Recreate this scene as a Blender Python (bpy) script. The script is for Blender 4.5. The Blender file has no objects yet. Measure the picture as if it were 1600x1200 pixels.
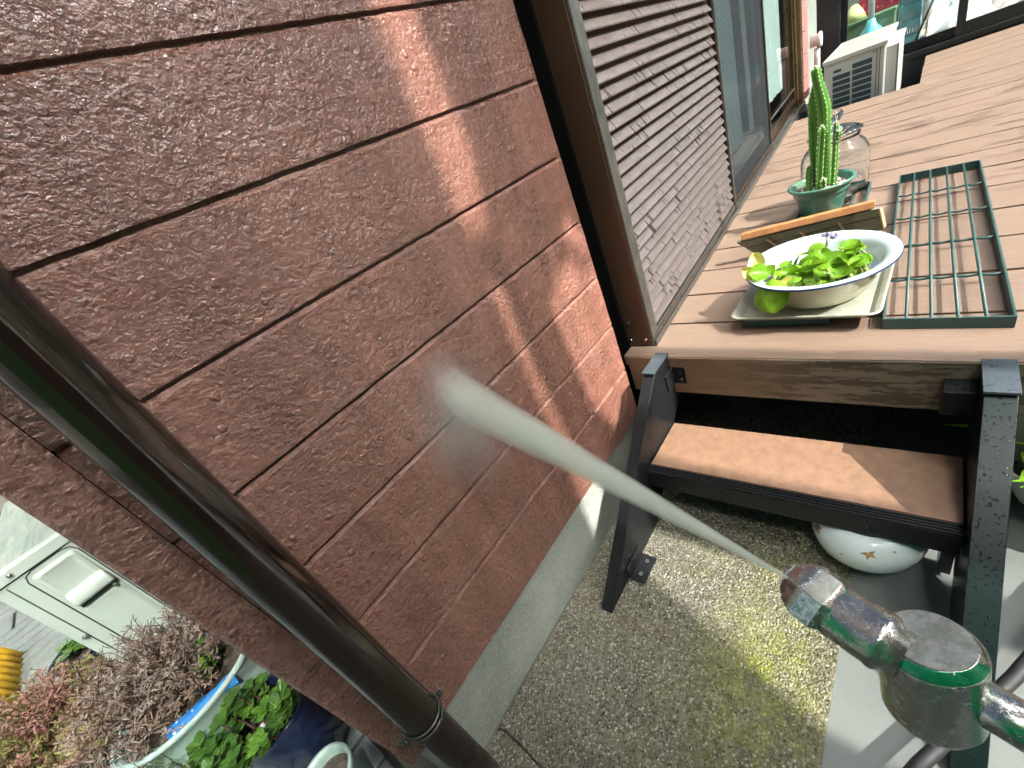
import bpy, bmesh, math, random
import numpy as np
from mathutils import Vector, Matrix, noise
random.seed(7)
D=bpy.data; S=bpy.context.scene; COL=S.collection
# ---------------------------------------------------------------- camera
CAM=Vector((0.0,-0.5,0.825))
R0=Vector((0.55431148,-0.74856704,-0.3638491))
R1=Vector((-0.62473243,-0.08535134,-0.77616012))
R2=Vector((0.54995288,0.6575428,-0.51496534))
cd=D.cameras.new('camera'); cam=D.objects.new('camera',cd); COL.objects.link(cam)
cd.sensor_width=36; cd.lens=661.477/1600*36; cd.shift_x=(800-829.13)/1600; cd.shift_y=(629.33-600)/1600
cd.clip_start=0.01; cd.clip_end=300
m=Matrix.Identity(4)
for i,v in enumerate((R0,-R1,-R2)):
    for k in range(3): m[k][i]=v[k]
m.translation=CAM; cam.matrix_world=m
S.camera=cam
S.render.resolution_x=1024; S.render.resolution_y=768
# ---------------------------------------------------------------- sky, sun, exposure
W=D.worlds.new('World'); S.world=W; W.use_nodes=True
wn=W.node_tree.nodes; bg=wn['Background']
sky=wn.new('ShaderNodeTexSky'); sky.sky_type='NISHITA'; sky.sun_disc=False
sky.sun_elevation=math.radians(45); sky.sun_rotation=math.radians(180); sky.dust_density=2.0
# broken bright cloud over the clear sky
wl=W.node_tree.links; wt=wn.new('ShaderNodeTexCoord'); wnz=wn.new('ShaderNodeTexNoise'); wnz.inputs['Scale'].default_value=3.2; wnz.inputs['Detail'].default_value=6; wnz.inputs['Roughness'].default_value=.6
wl.new(wt.outputs['Generated'],wnz.inputs['Vector']); wr=wn.new('ShaderNodeValToRGB'); wl.new(wnz.outputs[0],wr.inputs[0]); wr.color_ramp.elements[0].position=.60; wr.color_ramp.elements[1].position=.66
wm=wn.new('ShaderNodeMix'); wm.data_type='RGBA'; wl.new(wr.outputs[0],wm.inputs[0]); wl.new(sky.outputs[0],wm.inputs[6]); wm.inputs[7].default_value=(26,26,25,1)
# small very bright spots added to the sky to put glints on wet surfaces
wd_=wn.new('ShaderNodeVectorMath'); wd_.operation='DOT_PRODUCT'; wl.new(wt.outputs['Generated'],wd_.inputs[0]); wd_.inputs[1].default_value=Vector((-.10,-.42,.90)).normalized()
wr2=wn.new('ShaderNodeMapRange'); wl.new(wd_.outputs['Value'],wr2.inputs[0]); wr2.inputs[1].default_value=.9965; wr2.inputs[2].default_value=.9990; wr2.inputs[3].default_value=0; wr2.inputs[4].default_value=1
wn2=wn.new('ShaderNodeTexNoise'); wn2.inputs['Scale'].default_value=14; wl.new(wt.outputs['Generated'],wn2.inputs['Vector']); prev=wr2.outputs[0]
for dv,a_ in ((Vector((.22,-.55,.80)),.9965),(Vector((-.40,-.20,.89)),.9965),(Vector((.30,-.10,.95)),.9970),(Vector((.55,-.45,.70)),.9972)):
    q1=wn.new('ShaderNodeVectorMath'); q1.operation='DOT_PRODUCT'; wl.new(wt.outputs['Generated'],q1.inputs[0]); q1.inputs[1].default_value=dv.normalized()
    q2=wn.new('ShaderNodeMapRange'); wl.new(q1.outputs['Value'],q2.inputs[0]); q2.inputs[1].default_value=a_+.0006; q2.inputs[2].default_value=.9992
    q3=wn.new('ShaderNodeMath'); q3.operation='MAXIMUM'; wl.new(prev,q3.inputs[0]); wl.new(q2.outputs[0],q3.inputs[1]); prev=q3.outputs[0]
wm3=wn.new('ShaderNodeMath'); wm3.operation='MULTIPLY'; wl.new(prev,wm3.inputs[0]); wl.new(wn2.outputs[0],wm3.inputs[1])
wm2=wn.new('ShaderNodeMix'); wm2.data_type='RGBA'; wl.new(wm3.outputs[0],wm2.inputs[0]); wl.new(wm.outputs[2],wm2.inputs[6]); wm2.inputs[7].default_value=(1500,1480,1420,1)
wl.new(wm2.outputs[2],bg.inputs[0]); bg.inputs[1].default_value=0.055
sl=D.lights.new('sun','SUN'); sl.energy=5.0; sl.angle=math.radians(0.6); sl.color=(1,.97,.92)
so=D.objects.new('sun',sl); COL.objects.link(so)
so.rotation_euler=Vector((0.02,1,-1)).to_track_quat('-Z','Y').to_euler()
S.view_settings.view_transform='Standard'; S.view_settings.look='None'
S.view_settings.exposure=0.98; S.view_settings.gamma=1
S.render.engine='CYCLES'
S.cycles.volume_step_rate=1.0; S.cycles.volume_max_steps=256
S.cycles.max_bounces=10; S.cycles.volume_bounces=4; S.cycles.transparent_max_bounces=16
# ---------------------------------------------------------------- helpers
def obj(name,me,mat=None,parent=None,bevel=0,smooth=False,seg=2):
    if isinstance(me,bmesh.types.BMesh):
        b=me; me=D.meshes.new(name); b.normal_update(); b.to_mesh(me); b.free()
    o=D.objects.new(name,me); COL.objects.link(o)
    if mat is not None:
        for mm in (mat if isinstance(mat,(list,tuple)) else [mat]): me.materials.append(mm)
    if parent is not None: o.parent=parent
    if smooth:
        me.polygons.foreach_set('use_smooth',[True]*len(me.polygons))
    if bevel:
        md=o.modifiers.new('bevel','BEVEL'); md.width=bevel; md.segments=seg; md.limit_method='ANGLE'; md.angle_limit=math.radians(35)
        me.polygons.foreach_set('use_smooth',[True]*len(me.polygons)); md.harden_normals=True
    return o
def tag(o,label,cat,group=None,kind=None):
    if label: o['label']=label
    if cat: o['category']=cat
    if group: o['group']=group
    if kind: o['kind']=kind
    return o
def thing(name,label,cat,group=None,loc=None):
    o=D.objects.new(name,None); COL.objects.link(o); o.empty_display_size=.05
    return tag(o,label,cat,group)
def box(bm,a,b,mat=0,T=None):
    x0,y0,z0=a; x1,y1,z1=b
    P=[(x,y,z) for z in (z0,z1) for y in (y0,y1) for x in (x0,x1)]
    vs=[bm.verts.new(T(*p) if T else p) for p in P]
    for q in ((0,2,3,1),(4,5,7,6),(0,1,5,4),(2,6,7,3),(0,4,6,2),(1,3,7,5)):
        f=bm.faces.new([vs[i] for i in q]); f.material_index=mat
    return vs
def prism(bm,poly,axis,a,b,T=None,mat=0):
    # poly: 2d points in the plane perpendicular to axis, from a to b along axis
    def P(p,t):
        q={'x':(t,p[0],p[1]),'y':(p[0],t,p[1]),'z':(p[0],p[1],t)}[axis]
        return T(*q) if T else q
    A=[bm.verts.new(P(p,a)) for p in poly]; B=[bm.verts.new(P(p,b)) for p in poly]
    n=len(poly)
    for i in range(n):
        f=bm.faces.new((A[i],A[(i+1)%n],B[(i+1)%n],B[i])); f.material_index=mat
    for g in (A[::-1],B):
        f=bm.faces.new(g); f.material_index=mat
def tube(bm,pts,rad,n=10,caps=True,mat=0,ribs=None):
    pts=[Vector(p) for p in pts]; k=len(pts)
    if not hasattr(rad,'__len__'): rad=[rad]*k
    rings=[]; up=None
    for i,p in enumerate(pts):
        t=(pts[min(i+1,k-1)]-pts[max(i-1,0)]).normalized()
        if up is None:
            up=Vector((0,0,1)) if abs(t.z)<.9 else Vector((1,0,0))
        u=(up-t*up.dot(t)).normalized(); v=t.cross(u); up=u
        ring=[]
        for j in range(n):
            a=2*math.pi*j/n; r=rad[i]
            if ribs: r*=1+ribs[1]*(math.cos(a*ribs[0]))
            ring.append(bm.verts.new(p+(u*math.cos(a)+v*math.sin(a))*r))
        rings.append(ring)
    for a,b in zip(rings,rings[1:]):
        for j in range(n):
            f=bm.faces.new((a[j],a[(j+1)%n],b[(j+1)%n],b[j])); f.material_index=mat; f.smooth=True
    if caps:
        for g in (rings[0][::-1],rings[-1]):
            f=bm.faces.new(g); f.material_index=mat
    return rings
def lathe(bm,prof,c=(0,0,0),n=48,mat=0,M=None,sx=1,sy=1,rot=0,wob=0):
    rings=[]
    for r,z in prof:
        ring=[]
        for j in range(n):
            a=2*math.pi*j/n
            x=r*math.cos(a)*sx; y=r*math.sin(a)*sy
            x,y=x*math.cos(rot)-y*math.sin(rot),x*math.sin(rot)+y*math.cos(rot)
            p=Vector((x,y,z))
            if M: p=M@p
            ring.append(bm.verts.new((p.x+c[0],p.y+c[1],p.z+c[2])))
        rings.append(ring)
    for a,b in zip(rings,rings[1:]):
        for j in range(n):
            f=bm.faces.new((a[j],a[(j+1)%n],b[(j+1)%n],b[j])); f.material_index=mat; f.smooth=True
    return rings
def cap(bm,ring,flip=False,mat=0):
    f=bm.faces.new(ring[::-1] if flip else ring); f.material_index=mat
# ---------------------------------------------------------------- material helper
class NT:
    def __init__(s,name):
        s.m=D.materials.new(name); s.m.use_nodes=True; s.t=s.m.node_tree; s.n=s.t.nodes; s.p=s.n['Principled BSDF']; s.out=s.n['Material Output']
        s.tc=s.n.new('ShaderNodeTexCoord')
    def link(s,a,b): s.t.links.new(a,b)
    def set(s,node,i,v):
        sock=node.inputs[i]
        if isinstance(v,bpy.types.NodeSocket): s.link(v,sock)
        elif v is not None: sock.default_value=v
    def co(s,scale=(1,1,1),rot=(0,0,0),loc=(0,0,0)):
        mp=s.n.new('ShaderNodeMapping'); s.link(s.tc.outputs['Object'],mp.inputs[0])
        mp.inputs[1].default_value=loc; mp.inputs[2].default_value=rot; mp.inputs[3].default_value=scale
        return mp.outputs[0]
    def noise(s,sc,det=4,rough=.55,co=None,dist=0):
        x=s.n.new('ShaderNodeTexNoise'); s.link(co if co else s.tc.outputs['Object'],x.inputs['Vector'])
        x.inputs['Scale'].default_value=sc; x.inputs['Detail'].default_value=det; x.inputs['Roughness'].default_value=rough; x.inputs['Distortion'].default_value=dist
        return x.outputs[0]
    def voro(s,sc,co=None,feat='F1',out=0,rnd=1):
        x=s.n.new('ShaderNodeTexVoronoi'); x.feature=feat; s.link(co if co else s.tc.outputs['Object'],x.inputs['Vector'])
        x.inputs['Scale'].default_value=sc; x.inputs['Randomness'].default_value=rnd
        return x.outputs[out]
    def ramp(s,v,pts,interp='LINEAR'):
        x=s.n.new('ShaderNodeValToRGB'); s.link(v,x.inputs[0]); x.color_ramp.interpolation=interp
        e=x.color_ramp.elements
        while len(e)<len(pts): e.new(.5)
        for k,(p,c) in enumerate(pts):
            e[k].position=p; e[k].color=(c,c,c,1) if not hasattr(c,'__len__') else (*c,1)
        return x.outputs[0]
    def mix(s,f,a,b,mode='MIX'):
        x=s.n.new('ShaderNodeMix'); x.data_type='RGBA'; x.blend_type=mode
        s.set(x,0,f)
        for k,v in ((6,a),(7,b)):
            if isinstance(v,(tuple,list)): v=(*v,1)
            s.set(x,k,v)
        return x.outputs[2]
    def math(s,op,a,b=0.0,c=None,clamp=False):
        x=s.n.new('ShaderNodeMath'); x.operation=op; x.use_clamp=clamp
        s.set(x,0,a); s.set(x,1,b)
        if c is not None: s.set(x,2,c)
        return x.outputs[0]
    def sep(s,v=None):
        x=s.n.new('ShaderNodeSeparateXYZ'); s.link(v if v else s.tc.outputs['Object'],x.inputs[0]); return x.outputs
    def bump(s,h,st=.5,dist=.002,prev=None):
        x=s.n.new('ShaderNodeBump'); s.link(h,x.inputs['Height']); x.inputs['Strength'].default_value=st; x.inputs['Distance'].default_value=dist
        if prev: s.link(prev,x.inputs['Normal'])
        return x.outputs[0]
    def fin(s,base=None,rough=None,metal=None,normal=None,coat=None,spec=None,trans=None,coatrough=None,sss=None):
        p=s.p
        if isinstance(base,(tuple,list)): base=(*base,1)
        s.set(p,'Base Color',base); s.set(p,'Roughness',rough); s.set(p,'Metallic',metal)
        if normal: s.link(normal,p.inputs['Normal'])
        s.set(p,'Coat Weight',coat); s.set(p,'Coat Roughness',coatrough); s.set(p,'Specular IOR Level',spec); s.set(p,'Transmission Weight',trans)
        return s.m
def simple(name,c,rough=.5,metal=0,var=.15,sc=12,bsc=None,bst=.2,bd=.001,coat=None,spec=None):
    t=NT(name); nz=t.noise(sc,5,.6)
    lo=tuple(v*(1-var) for v in c); hi=tuple(min(1,v*(1+var)) for v in c)
    col=t.ramp(nz,[(.3,lo),(.7,hi)])
    r=t.ramp(t.noise(sc*2.3,4),[(.3,max(0,rough-.07)),(.7,min(1,rough+.07))])
    nm=t.bump(t.noise(bsc,5),bst,bd) if bsc else None
    return t.fin(col,r,metal,nm,coat,spec)
M={}
def siding_mat(name,k=1.0):
    t=NT(name)
    big=t.noise(3.2,4,.6); c1=t.ramp(big,[(.3,(.215*k,.090*k,.060*k)),(.7,(.325*k,.142*k,.100*k))])
    fine=t.noise(120,4,.6); c2=t.mix(.35,c1,t.ramp(fine,[(.35,(.15,.066,.043)),(.65,(.36,.175,.13))]))
    n1=t.ramp(t.noise(150,3,.55,None,.15),[(.34,0),(.48,.46),(.54,.54),(.68,1)],'EASE'); n2=t.noise(360,3,.6)
    vb=t.voro(48); rough_lump=t.ramp(vb,[(.0,1),(.16,.85),(.24,0)]); sparse=t.ramp(t.noise(22,3),[(.52,0),(.58,1)])
    lump=t.math('MULTIPLY',rough_lump,sparse)
    n3=t.noise(34,4,.6)
    h=t.math('ADD',t.math('MULTIPLY',n1,t.ramp(t.noise(9,3),[(.35,.25),(.65,.62)])),t.math('MULTIPLY',n2,.20)); h=t.math('ADD',h,t.math('MULTIPLY',lump,.5)); h=t.math('ADD',h,t.math('MULTIPLY',n3,1.5))
    nm=t.bump(h,1.0,.0036)
    x=t.sep()
    # drier end next to the window, its colour also lifted for the sunlit zone
    dry=t.math('MULTIPLY_ADD',x[0],3.0,-1.35,clamp=True)  # mask for both the drier end and the painted sunlit lift
    dry=t.math('MULTIPLY',dry,t.ramp(big,[(.35,.5),(.6,1)]))
    dry=t.math('MULTIPLY',dry,t.math('MULTIPLY_ADD',x[2],-3.0,3.0,clamp=True))
    r=t.math('MULTIPLY_ADD',dry,.35,t.math('MULTIPLY_ADD',t.noise(25,3),.22,.06))
    strk=t.noise(1,4,.6,t.co((16,16,1.6))); c2=t.mix(1.0,c2,t.ramp(strk,[(.32,(.74,.74,.74)),(.66,(1.06,1.06,1.06))]),'MULTIPLY')
    c2=t.mix(t.math('MULTIPLY',dry,.85),c2,t.mix(1.0,c2,(1.5,1.5,1.55),'MULTIPLY'))  # sunlit brightness painted into the drier end
    m_=t.fin(c2,r,0,nm,spec=.5,coat=t.math('MULTIPLY_ADD',dry,-.7,.9),coatrough=.03)
    t.link(t.bump(t.math('ADD',h,t.math('MULTIPLY',t.noise(330,2,.6),t.ramp(t.noise(14,4,.6),[(.35,.6),(.62,2.2)]))),1.0,.0046),t.p.inputs['Coat Normal'])
    return m_
M['siding']=siding_mat('painted rough siding')
M['siding_far']=simple('pink siding',(.42,.20,.18),.5,0,.1,8,120,.4,.002)
t=NT('foundation render')
g=t.noise(7,5,.65); M['found']=t.fin(t.mix(t.ramp(t.noise(210,3),[(.45,0),(.75,.5)]),t.ramp(g,[(.3,(.22,.24,.20)),(.7,(.44,.46,.40))]),(.6,.63,.56)),t.ramp(g,[(.3,.35),(.7,.65)]),0,t.bump(t.noise(180,4),.5,.002))
# exposed aggregate concrete with moss
t=NT('exposed aggregate')
vc=t.voro(300,None,'F1',1); vd=t.voro(300); n=t.noise(5,5,.6)
sp=t.n.new('ShaderNodeSeparateColor'); t.link(vc,sp.inputs[0])
peb=t.ramp(sp.outputs[0],[(0,(.03,.027,.019)),(.3,(.10,.09,.06)),(.65,(.175,.16,.112)),(.88,(.34,.32,.25)),(1,(.62,.60,.52))])
mort=t.ramp(n,[(.3,(.09,.084,.058)),(.7,(.175,.165,.12))])
c=t.mix(t.ramp(vd,[(.32,0),(.6,.75)]),peb,mort)
xs=t.sep()
dx=t.math('DIVIDE',t.math('SUBTRACT',xs[0],.30),.19); dy=t.math('DIVIDE',t.math('SUBTRACT',xs[1],-.365),.115)
md=t.math('SUBTRACT',1.15,t.math('SQRT',t.math('ADD',t.math('MULTIPLY',dx,dx),t.math('MULTIPLY',dy,dy))),clamp=True)
mo=t.math('MULTIPLY',md,t.ramp(t.noise(26,6,.7),[(.35,.15),(.6,1)]))
mo2=t.math('MULTIPLY',t.ramp(t.noise(11,5,.7),[(.46,0),(.70,.5)]),t.math('MULTIPLY_ADD',xs[1],-4,-.3,clamp=True))
mo=t.math('MAXIMUM',mo,mo2)
mo=t.math('MULTIPLY',mo,t.ramp(sp.outputs[1],[(.55,.95),(.9,.35)]))
c=t.mix(mo,c,t.ramp(t.noise(40,4),[(.35,(.13,.15,.02)),(.65,(.30,.32,.05))]))
c=t.mix(t.ramp(t.noise(4.5,4),[(.5,0),(.7,.3)]),c,(.13,.095,.055))
M['agg']=t.fin(c,t.ramp(sp.outputs[2],[(0,.08),(1,.5)]),0,t.bump(t.math('ADD',t.math('MULTIPLY',vd,-1),t.math('MULTIPLY',t.noise(400,2),.5)),.9,.004),spec=.6)
t=NT('pale smooth concrete'); n=t.noise(4,6,.65); f2=t.noise(45,5)
M['pale']=t.fin(t.mix(t.math('MAXIMUM',t.ramp(f2,[(.3,0),(.8,.35)]),t.ramp(t.noise(13,6,.8),[(.55,0),(.72,.55)])),t.ramp(n,[(.3,(.09,.105,.096)),(.7,(.165,.185,.170))]),(.13,.13,.115)),t.ramp(n,[(.35,.3),(.65,.6)]),0,t.bump(f2,.25,.001))
t=NT('left paving stone'); n=t.noise(16,6,.7); n2=t.noise(70,4,.7)
M['paver']=t.fin(t.mix(t.ramp(n2,[(.4,0),(.75,.6)]),t.ramp(n,[(.3,(.17,.20,.19)),(.7,(.36,.41,.38))]),(.12,.13,.12)),t.ramp(n,[(.3,.3),(.7,.6)]),0,t.bump(n2,.4,.002))
M['joint']=simple('dark paving joint',(.035,.035,.03),.8,0,.3,30)
# deck
t=NT('composite decking')
gr=t.noise(14,6,.65,t.co((18,1.4,6))); gf=t.noise(60,4,.7,t.co((14,1.2,6)))
oi=t.n.new('ShaderNodeObjectInfo')
c=t.mix(.5,t.ramp(gr,[(.3,(.155,.102,.070)),(.7,(.255,.180,.130))]),t.ramp(gf,[(.3,(.178,.118,.083)),(.7,(.235,.165,.120))]))
# drying water marks : long dark puddle streaks along the boards
w=t.noise(9,3,.5,t.co((4.2,.75,1),loc=(3.1,1.7,0))); wd=t.ramp(w,[(.575,0),(.595,1)])
xs=t.sep()
reg=t.math('MULTIPLY',t.math('MULTIPLY_ADD',xs[0],2.4,-2.9,clamp=True),t.math('MULTIPLY_ADD',xs[0],-1.5,5.3,clamp=True))
wd=t.math('MULTIPLY',wd,reg)
c=t.mix(t.math('MULTIPLY',wd,.65),c,(.10,.062,.045))
M['deck']=t.fin(c,t.math('MULTIPLY_ADD',wd,-.25,.55),0,t.bump(gf,.2,.001))
t=NT('fascia board'); gr=t.noise(10,6,.7,t.co((6,1.5,14)))
w=t.noise(16,6,.75,t.co((4,.7,4))); xs=t.sep()
right=t.math('MULTIPLY_ADD',xs[1],-4.5,-.75,clamp=True)
wet=t.math('MULTIPLY',t.ramp(w,[(.47,0),(.52,1)]),right)
c=t.mix(t.math('MULTIPLY',right,.65),t.ramp(gr,[(.3,(.15,.088,.052)),(.7,(.24,.15,.095))]),(.20,.185,.135))
M['fascia']=t.fin(t.mix(t.math('MULTIPLY',wet,.8),c,(.045,.035,.022)),.5,0,t.bump(gr,.2,.001))
M['tread']=simple('step tread',(.225,.130,.080),.5,0,.18,60,220,.2,.0008)
# black powder coated aluminium with drops
def dropmat(name,c,dense=1.0,coat=.3):
    t=NT(name)
    dr=t.ramp(t.noise(230,1,.4),[(.665-.01*dense,0),(.70-.01*dense,1)])
    dr=t.math('MAXIMUM',dr,t.math('MULTIPLY',t.ramp(t.voro(70,t.co((1,1,.8))),[(.0,1),(.10,1),(.15,0)]),t.ramp(t.noise(33,2),[(.5,0),(.55,1)])))
    return t.fin(t.ramp(t.noise(9,4),[(.3,tuple(k*.8 for k in c)),(.7,tuple(k*1.3 for k in c))]),t.math('MULTIPLY_ADD',dr,-.22,.34),0,t.bump(dr,.8,.0014,t.bump(t.noise(300,2),.06,.0004)),spec=.22)
M['black']=dropmat('wet black step frame',(.012,.013,.014))
M['blackgreen']=dropmat('wet black cap metal',(.006,.013,.012),1.6)
M['capmetal']=dropmat('wet cap',(.06,.075,.085),1.5)
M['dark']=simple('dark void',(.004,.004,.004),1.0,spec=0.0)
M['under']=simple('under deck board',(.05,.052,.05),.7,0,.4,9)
M['bronze']=simple('bronze aluminium',(.075,.05,.03),.32,.75,.1,6,90,.05,.0005)
M['bronzedark']=simple('dark brown aluminium',(.10,.055,.034),.4,.5,.12,6)
M['brass_post']=simple('golden bronze aluminium',(.20,.14,.075),.3,.8,.1,4)
M['rail']=simple('silver track',(.42,.42,.39),.3,.9,.15,30)
M['greyrail']=simple('grey weathered aluminium',(.20,.20,.18),.38,.85,.2,25,60,.15,.001)
# louvre with drips
t=NT('shutter louvre'); xs=t.sep()
st=t.noise(1,2,.4,t.co((85,3,12))); st2=t.ramp(st,[(.615,0),(.63,1)])
zone=t.ramp(t.noise(7,3),[(.45,0),(.55,1)])
st2=t.math('MULTIPLY',st2,zone)
base=t.ramp(t.noise(20,4,.6,t.co((1,1,6))),[(.3,(.22,.18,.163)),(.7,(.32,.27,.25))])
M['louvre']=t.fin(t.mix(t.math('MULTIPLY',st2,.85),base,(.045,.025,.018)),t.math('MULTIPLY_ADD',st2,-.15,.30),.62,t.bump(t.noise(60,3),.06,.001))
def glassmat(name,tint,refl=1.0,alpha=0.0,dark=(.02,.02,.02)):
    t=NT(name); n=t.n
    tr=n.new('ShaderNodeBsdfTransparent'); tr.inputs[0].default_value=(*tint,1)
    gl=n.new('ShaderNodeBsdfGlossy'); gl.inputs['Roughness'].default_value=.02
    lw=n.new('ShaderNodeLayerWeight'); lw.inputs[0].default_value=.5
    fr=t.math('MULTIPLY_ADD',t.math('POWER',lw.outputs['Facing'],4.5),.9,.04)
    m1=n.new('ShaderNodeMixShader'); t.link(t.math('MULTIPLY',fr,refl,None,True),m1.inputs[0]); t.link(tr.outputs[0],m1.inputs[1]); t.link(gl.outputs[0],m1.inputs[2])
    o=m1.outputs[0]
    if alpha:
        df=n.new('ShaderNodeBsdfDiffuse'); df.inputs[0].default_value=(*dark,1)
        m2=n.new('ShaderNodeMixShader'); m2.inputs[0].default_value=alpha; t.link(o,m2.inputs[1]); t.link(df.outputs[0],m2.inputs[2]); o=m2.outputs[0]
    t.link(o,t.out.inputs[0]); return t.m
M['glass']=glassmat('window glass',(.90,.94,.92),.55)
M['screen']=glassmat('insect screen',(.9,.92,.94),.03,.36,(.05,.058,.062))
M['curtain']=simple('pale blue curtain',(.46,.56,.56),.8,0,.08,5)
M['white_paint']=simple('aged white casing',(.40,.40,.37),.4,0,.05,9,60,.06,.001)
t=NT('streaked casing top'); a=t.noise(9,5,.7,t.co((5,.8,1),rot=(0,0,.12)),1.2)
M['streak']=t.fin(t.ramp(a,[(.3,(.22,.30,.26)),(.5,(.36,.44,.38)),(.62,(.50,.53,.44)),(.75,(.30,.37,.32))]),.35)
t=NT('air conditioner casing greenish'); a=t.noise(5,3); M['acwhite']=t.fin(t.ramp(a,[(.3,(.58,.69,.60)),(.7,(.65,.74,.65))]),.38,0,t.bump(t.noise(420,2),.1,.0006))
M['screw']=simple('screw steel',(.5,.5,.48),.25,1,.1,50)
M['acdark']=simple('grille shade',(.02,.045,.06),.5)
M['pipe']=None
t=NT('glossy brown downpipe'); s1=t.noise(3,5,.6,t.co((20,20,1.2)))
smear=t.noise(40,5,.7,t.co((2,2,.35)),.8)
M['pipe']=t.fin(t.ramp(s1,[(.3,(.010,.005,.0035)),(.7,(.020,.010,.0075))]),t.ramp(smear,[(.45,.07),(.62,.26)]),0,t.bump(s1,.12,.002,t.bump(smear,.12,.0007)),coat=.5,coatrough=.04,spec=.6)
M['pipelow']=simple('dark brown lower pipe',(.024,.015,.013),.3,0,.2,8,60,.1,.001)
M['wire']=simple('steel band',(.10,.10,.09),.3,.8)
M['greenwire']=simple('green coated wire',(.025,.075,.07),.42,0,.25,25,120,.15,.001)
t=NT('old metal tray'); a=t.noise(22,6,.7); sp2=t.ramp(t.noise(60,5,.75,None,1),[(.6,0),(.68,1)])
M['tray']=t.fin(t.mix(t.math('MULTIPLY',sp2,.7),t.ramp(a,[(.3,(.34,.36,.29)),(.7,(.55,.56,.47))]),(.10,.085,.06)),.35,.35,t.bump(a,.1,.001))
M['enamel']=simple('pale blue white enamel',(.50,.60,.61),.14,0,.04,8,None,.2,.001,coat=.5)
M['enamel_out']=simple('cream enamel outside',(.50,.46,.34),.22,0,.08,9,None,coat=.3)
M['rimblue']=simple('blue rim',(.02,.045,.13),.25)
t=NT('basin water')
M['water']=None
t.p.inputs['Transmission Weight'].default_value=.9; t.p.inputs['IOR'].default_value=1.33; M['water']=t.fin((.66,.66,.40),.03,0,t.bump(t.noise(18,2),.05,.002))
def leafmat(name,c1,c2,rough=.35,trans=.35,sc=30):
    t=NT(name); a=t.noise(sc,3)
    col=t.ramp(a,[(.3,c1),(.7,c2)])
    p=t.p; t.set(p,'Base Color',col); p.inputs['Roughness'].default_value=rough
    tl=t.n.new('ShaderNodeBsdfTranslucent'); t.link(t.mix(.5,col,(.35,.5,.03)),tl.inputs[0])
    mx=t.n.new('ShaderNodeMixShader'); mx.inputs[0].default_value=trans; t.link(p.outputs[0],mx.inputs[1]); t.link(tl.outputs[0],mx.inputs[2]); t.link(mx.outputs[0],t.out.inputs[0])
    return t.m
M['hyac']=leafmat('water hyacinth leaf',(.08,.24,.012),(.28,.50,.035),.2,.35,55)
M['yellowleaf']=leafmat('yellow leaf',(.55,.55,.12),(.62,.48,.16),.4,.3)
M['stalk']=leafmat('leaf stalk',(.28,.42,.08),(.42,.5,.16),.35,.3)
M['flower']=simple('lilac petal',(.42,.33,.62),.5)
M['flowerdark']=simple('withered petal',(.06,.03,.08),.6)
M['succ']=leafmat('succulent leaf',(.07,.20,.02),(.17,.35,.04),.25,.25)
M['succdark']=leafmat('darker succulent leaf',(.04,.12,.015),(.10,.22,.03),.3,.2)
M['twig']=simple('brown stem',(.10,.055,.03),.7,0,.3,40)
M['deadleaf']=simple('dry brown needle leaves',(.26,.18,.13),.8,0,.3,60)
M['grey_dead']=simple('dry grey leaves',(.34,.28,.23),.8,0,.3,60)
M['juniper']=leafmat('grey green leaf tips',(.12,.20,.09),(.20,.30,.15),.5,.2)
M['pinkleaf']=leafmat('reddish fine leaf',(.36,.17,.15),(.52,.30,.24),.5,.25,9)
M['greenfine']=leafmat('olive fine leaf',(.28,.28,.09),(.42,.40,.15),.5,.25,9)
t=NT('cactus skin'); a=t.noise(18,4); M['cactus']=t.fin(t.ramp(a,[(.3,(.055,.19,.02)),(.7,(.14,.33,.045))]),.38,0,t.bump(t.noise(90,3),.2,.001))
M['spine']=simple('cactus areole',(.78,.78,.60),.8,0,.05,50)
t=NT('green glazed pot'); xs=t.sep(); dr=t.noise(8,4,.6,t.co((1,1,.12)))
M['greenpot']=t.fin(t.mix(t.ramp(dr,[(.45,0),(.6,.6)]),t.ramp(t.noise(14,3),[(.3,(.045,.17,.125)),(.7,(.09,.27,.20))]),(.12,.17,.09)),.18,0,None,coat=.5)
M['soil']=simple('potting soil',(.10,.08,.06),.9,0,.6,90,150,1,.004)
M['pebble']=simple('white pebble',(.62,.62,.56),.5,0,.2,60)
M['orange']=simple('fresh orange wood',(.42,.19,.075),.5,0,.25,35)
t=NT('weathered grey board'); a=t.noise(10,6,.75,t.co((8,1.2,8))); b=t.ramp(t.noise(34,5,.8),[(.56,0),(.66,1)])
M['greyboard']=t.fin(t.mix(t.math('MULTIPLY',b,.7),t.ramp(a,[(.3,(.12,.13,.085)),(.7,(.27,.28,.20))]),(.05,.04,.03)),.7,0,t.bump(a,.4,.002))
M['rawwood']=simple('pale raw wood',(.60,.45,.28),.6,0,.2,30)
t=NT('clear jar glass'); t.p.inputs['Transmission Weight'].default_value=1; t.p.inputs['IOR'].default_value=1.42; M['jar']=t.fin((.93,.97,.98),.03,0,t.bump(t.noise(16,3),.25,.003))
M['jartext']=simple('embossed mark',(.16,.15,.14),.3)
M['pvc']=simple('grey white pipe',(.60,.60,.55),.45,0,.08,12)
M['winframe']=simple('charcoal window frame',(.035,.04,.043),.35,.6,.15,5)
M['winframe2']=simple('black window frame',(.012,.014,.018),.3,.5,.15,5)
M['room']=simple('room floor',(.30,.27,.24),.6,0,.3,4)
M['redplastic']=simple('red plastic',(.45,.05,.10),.4,0,.15,8)
M['greenplastic']=simple('dull green plastic',(.13,.22,.12),.5,0,.2,8)
M['blueplastic']=simple('teal plastic',(.10,.25,.30),.4,0,.2,8)
M['cyan']=simple('sky blue plastic',(.16,.62,.72),.35)
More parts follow.
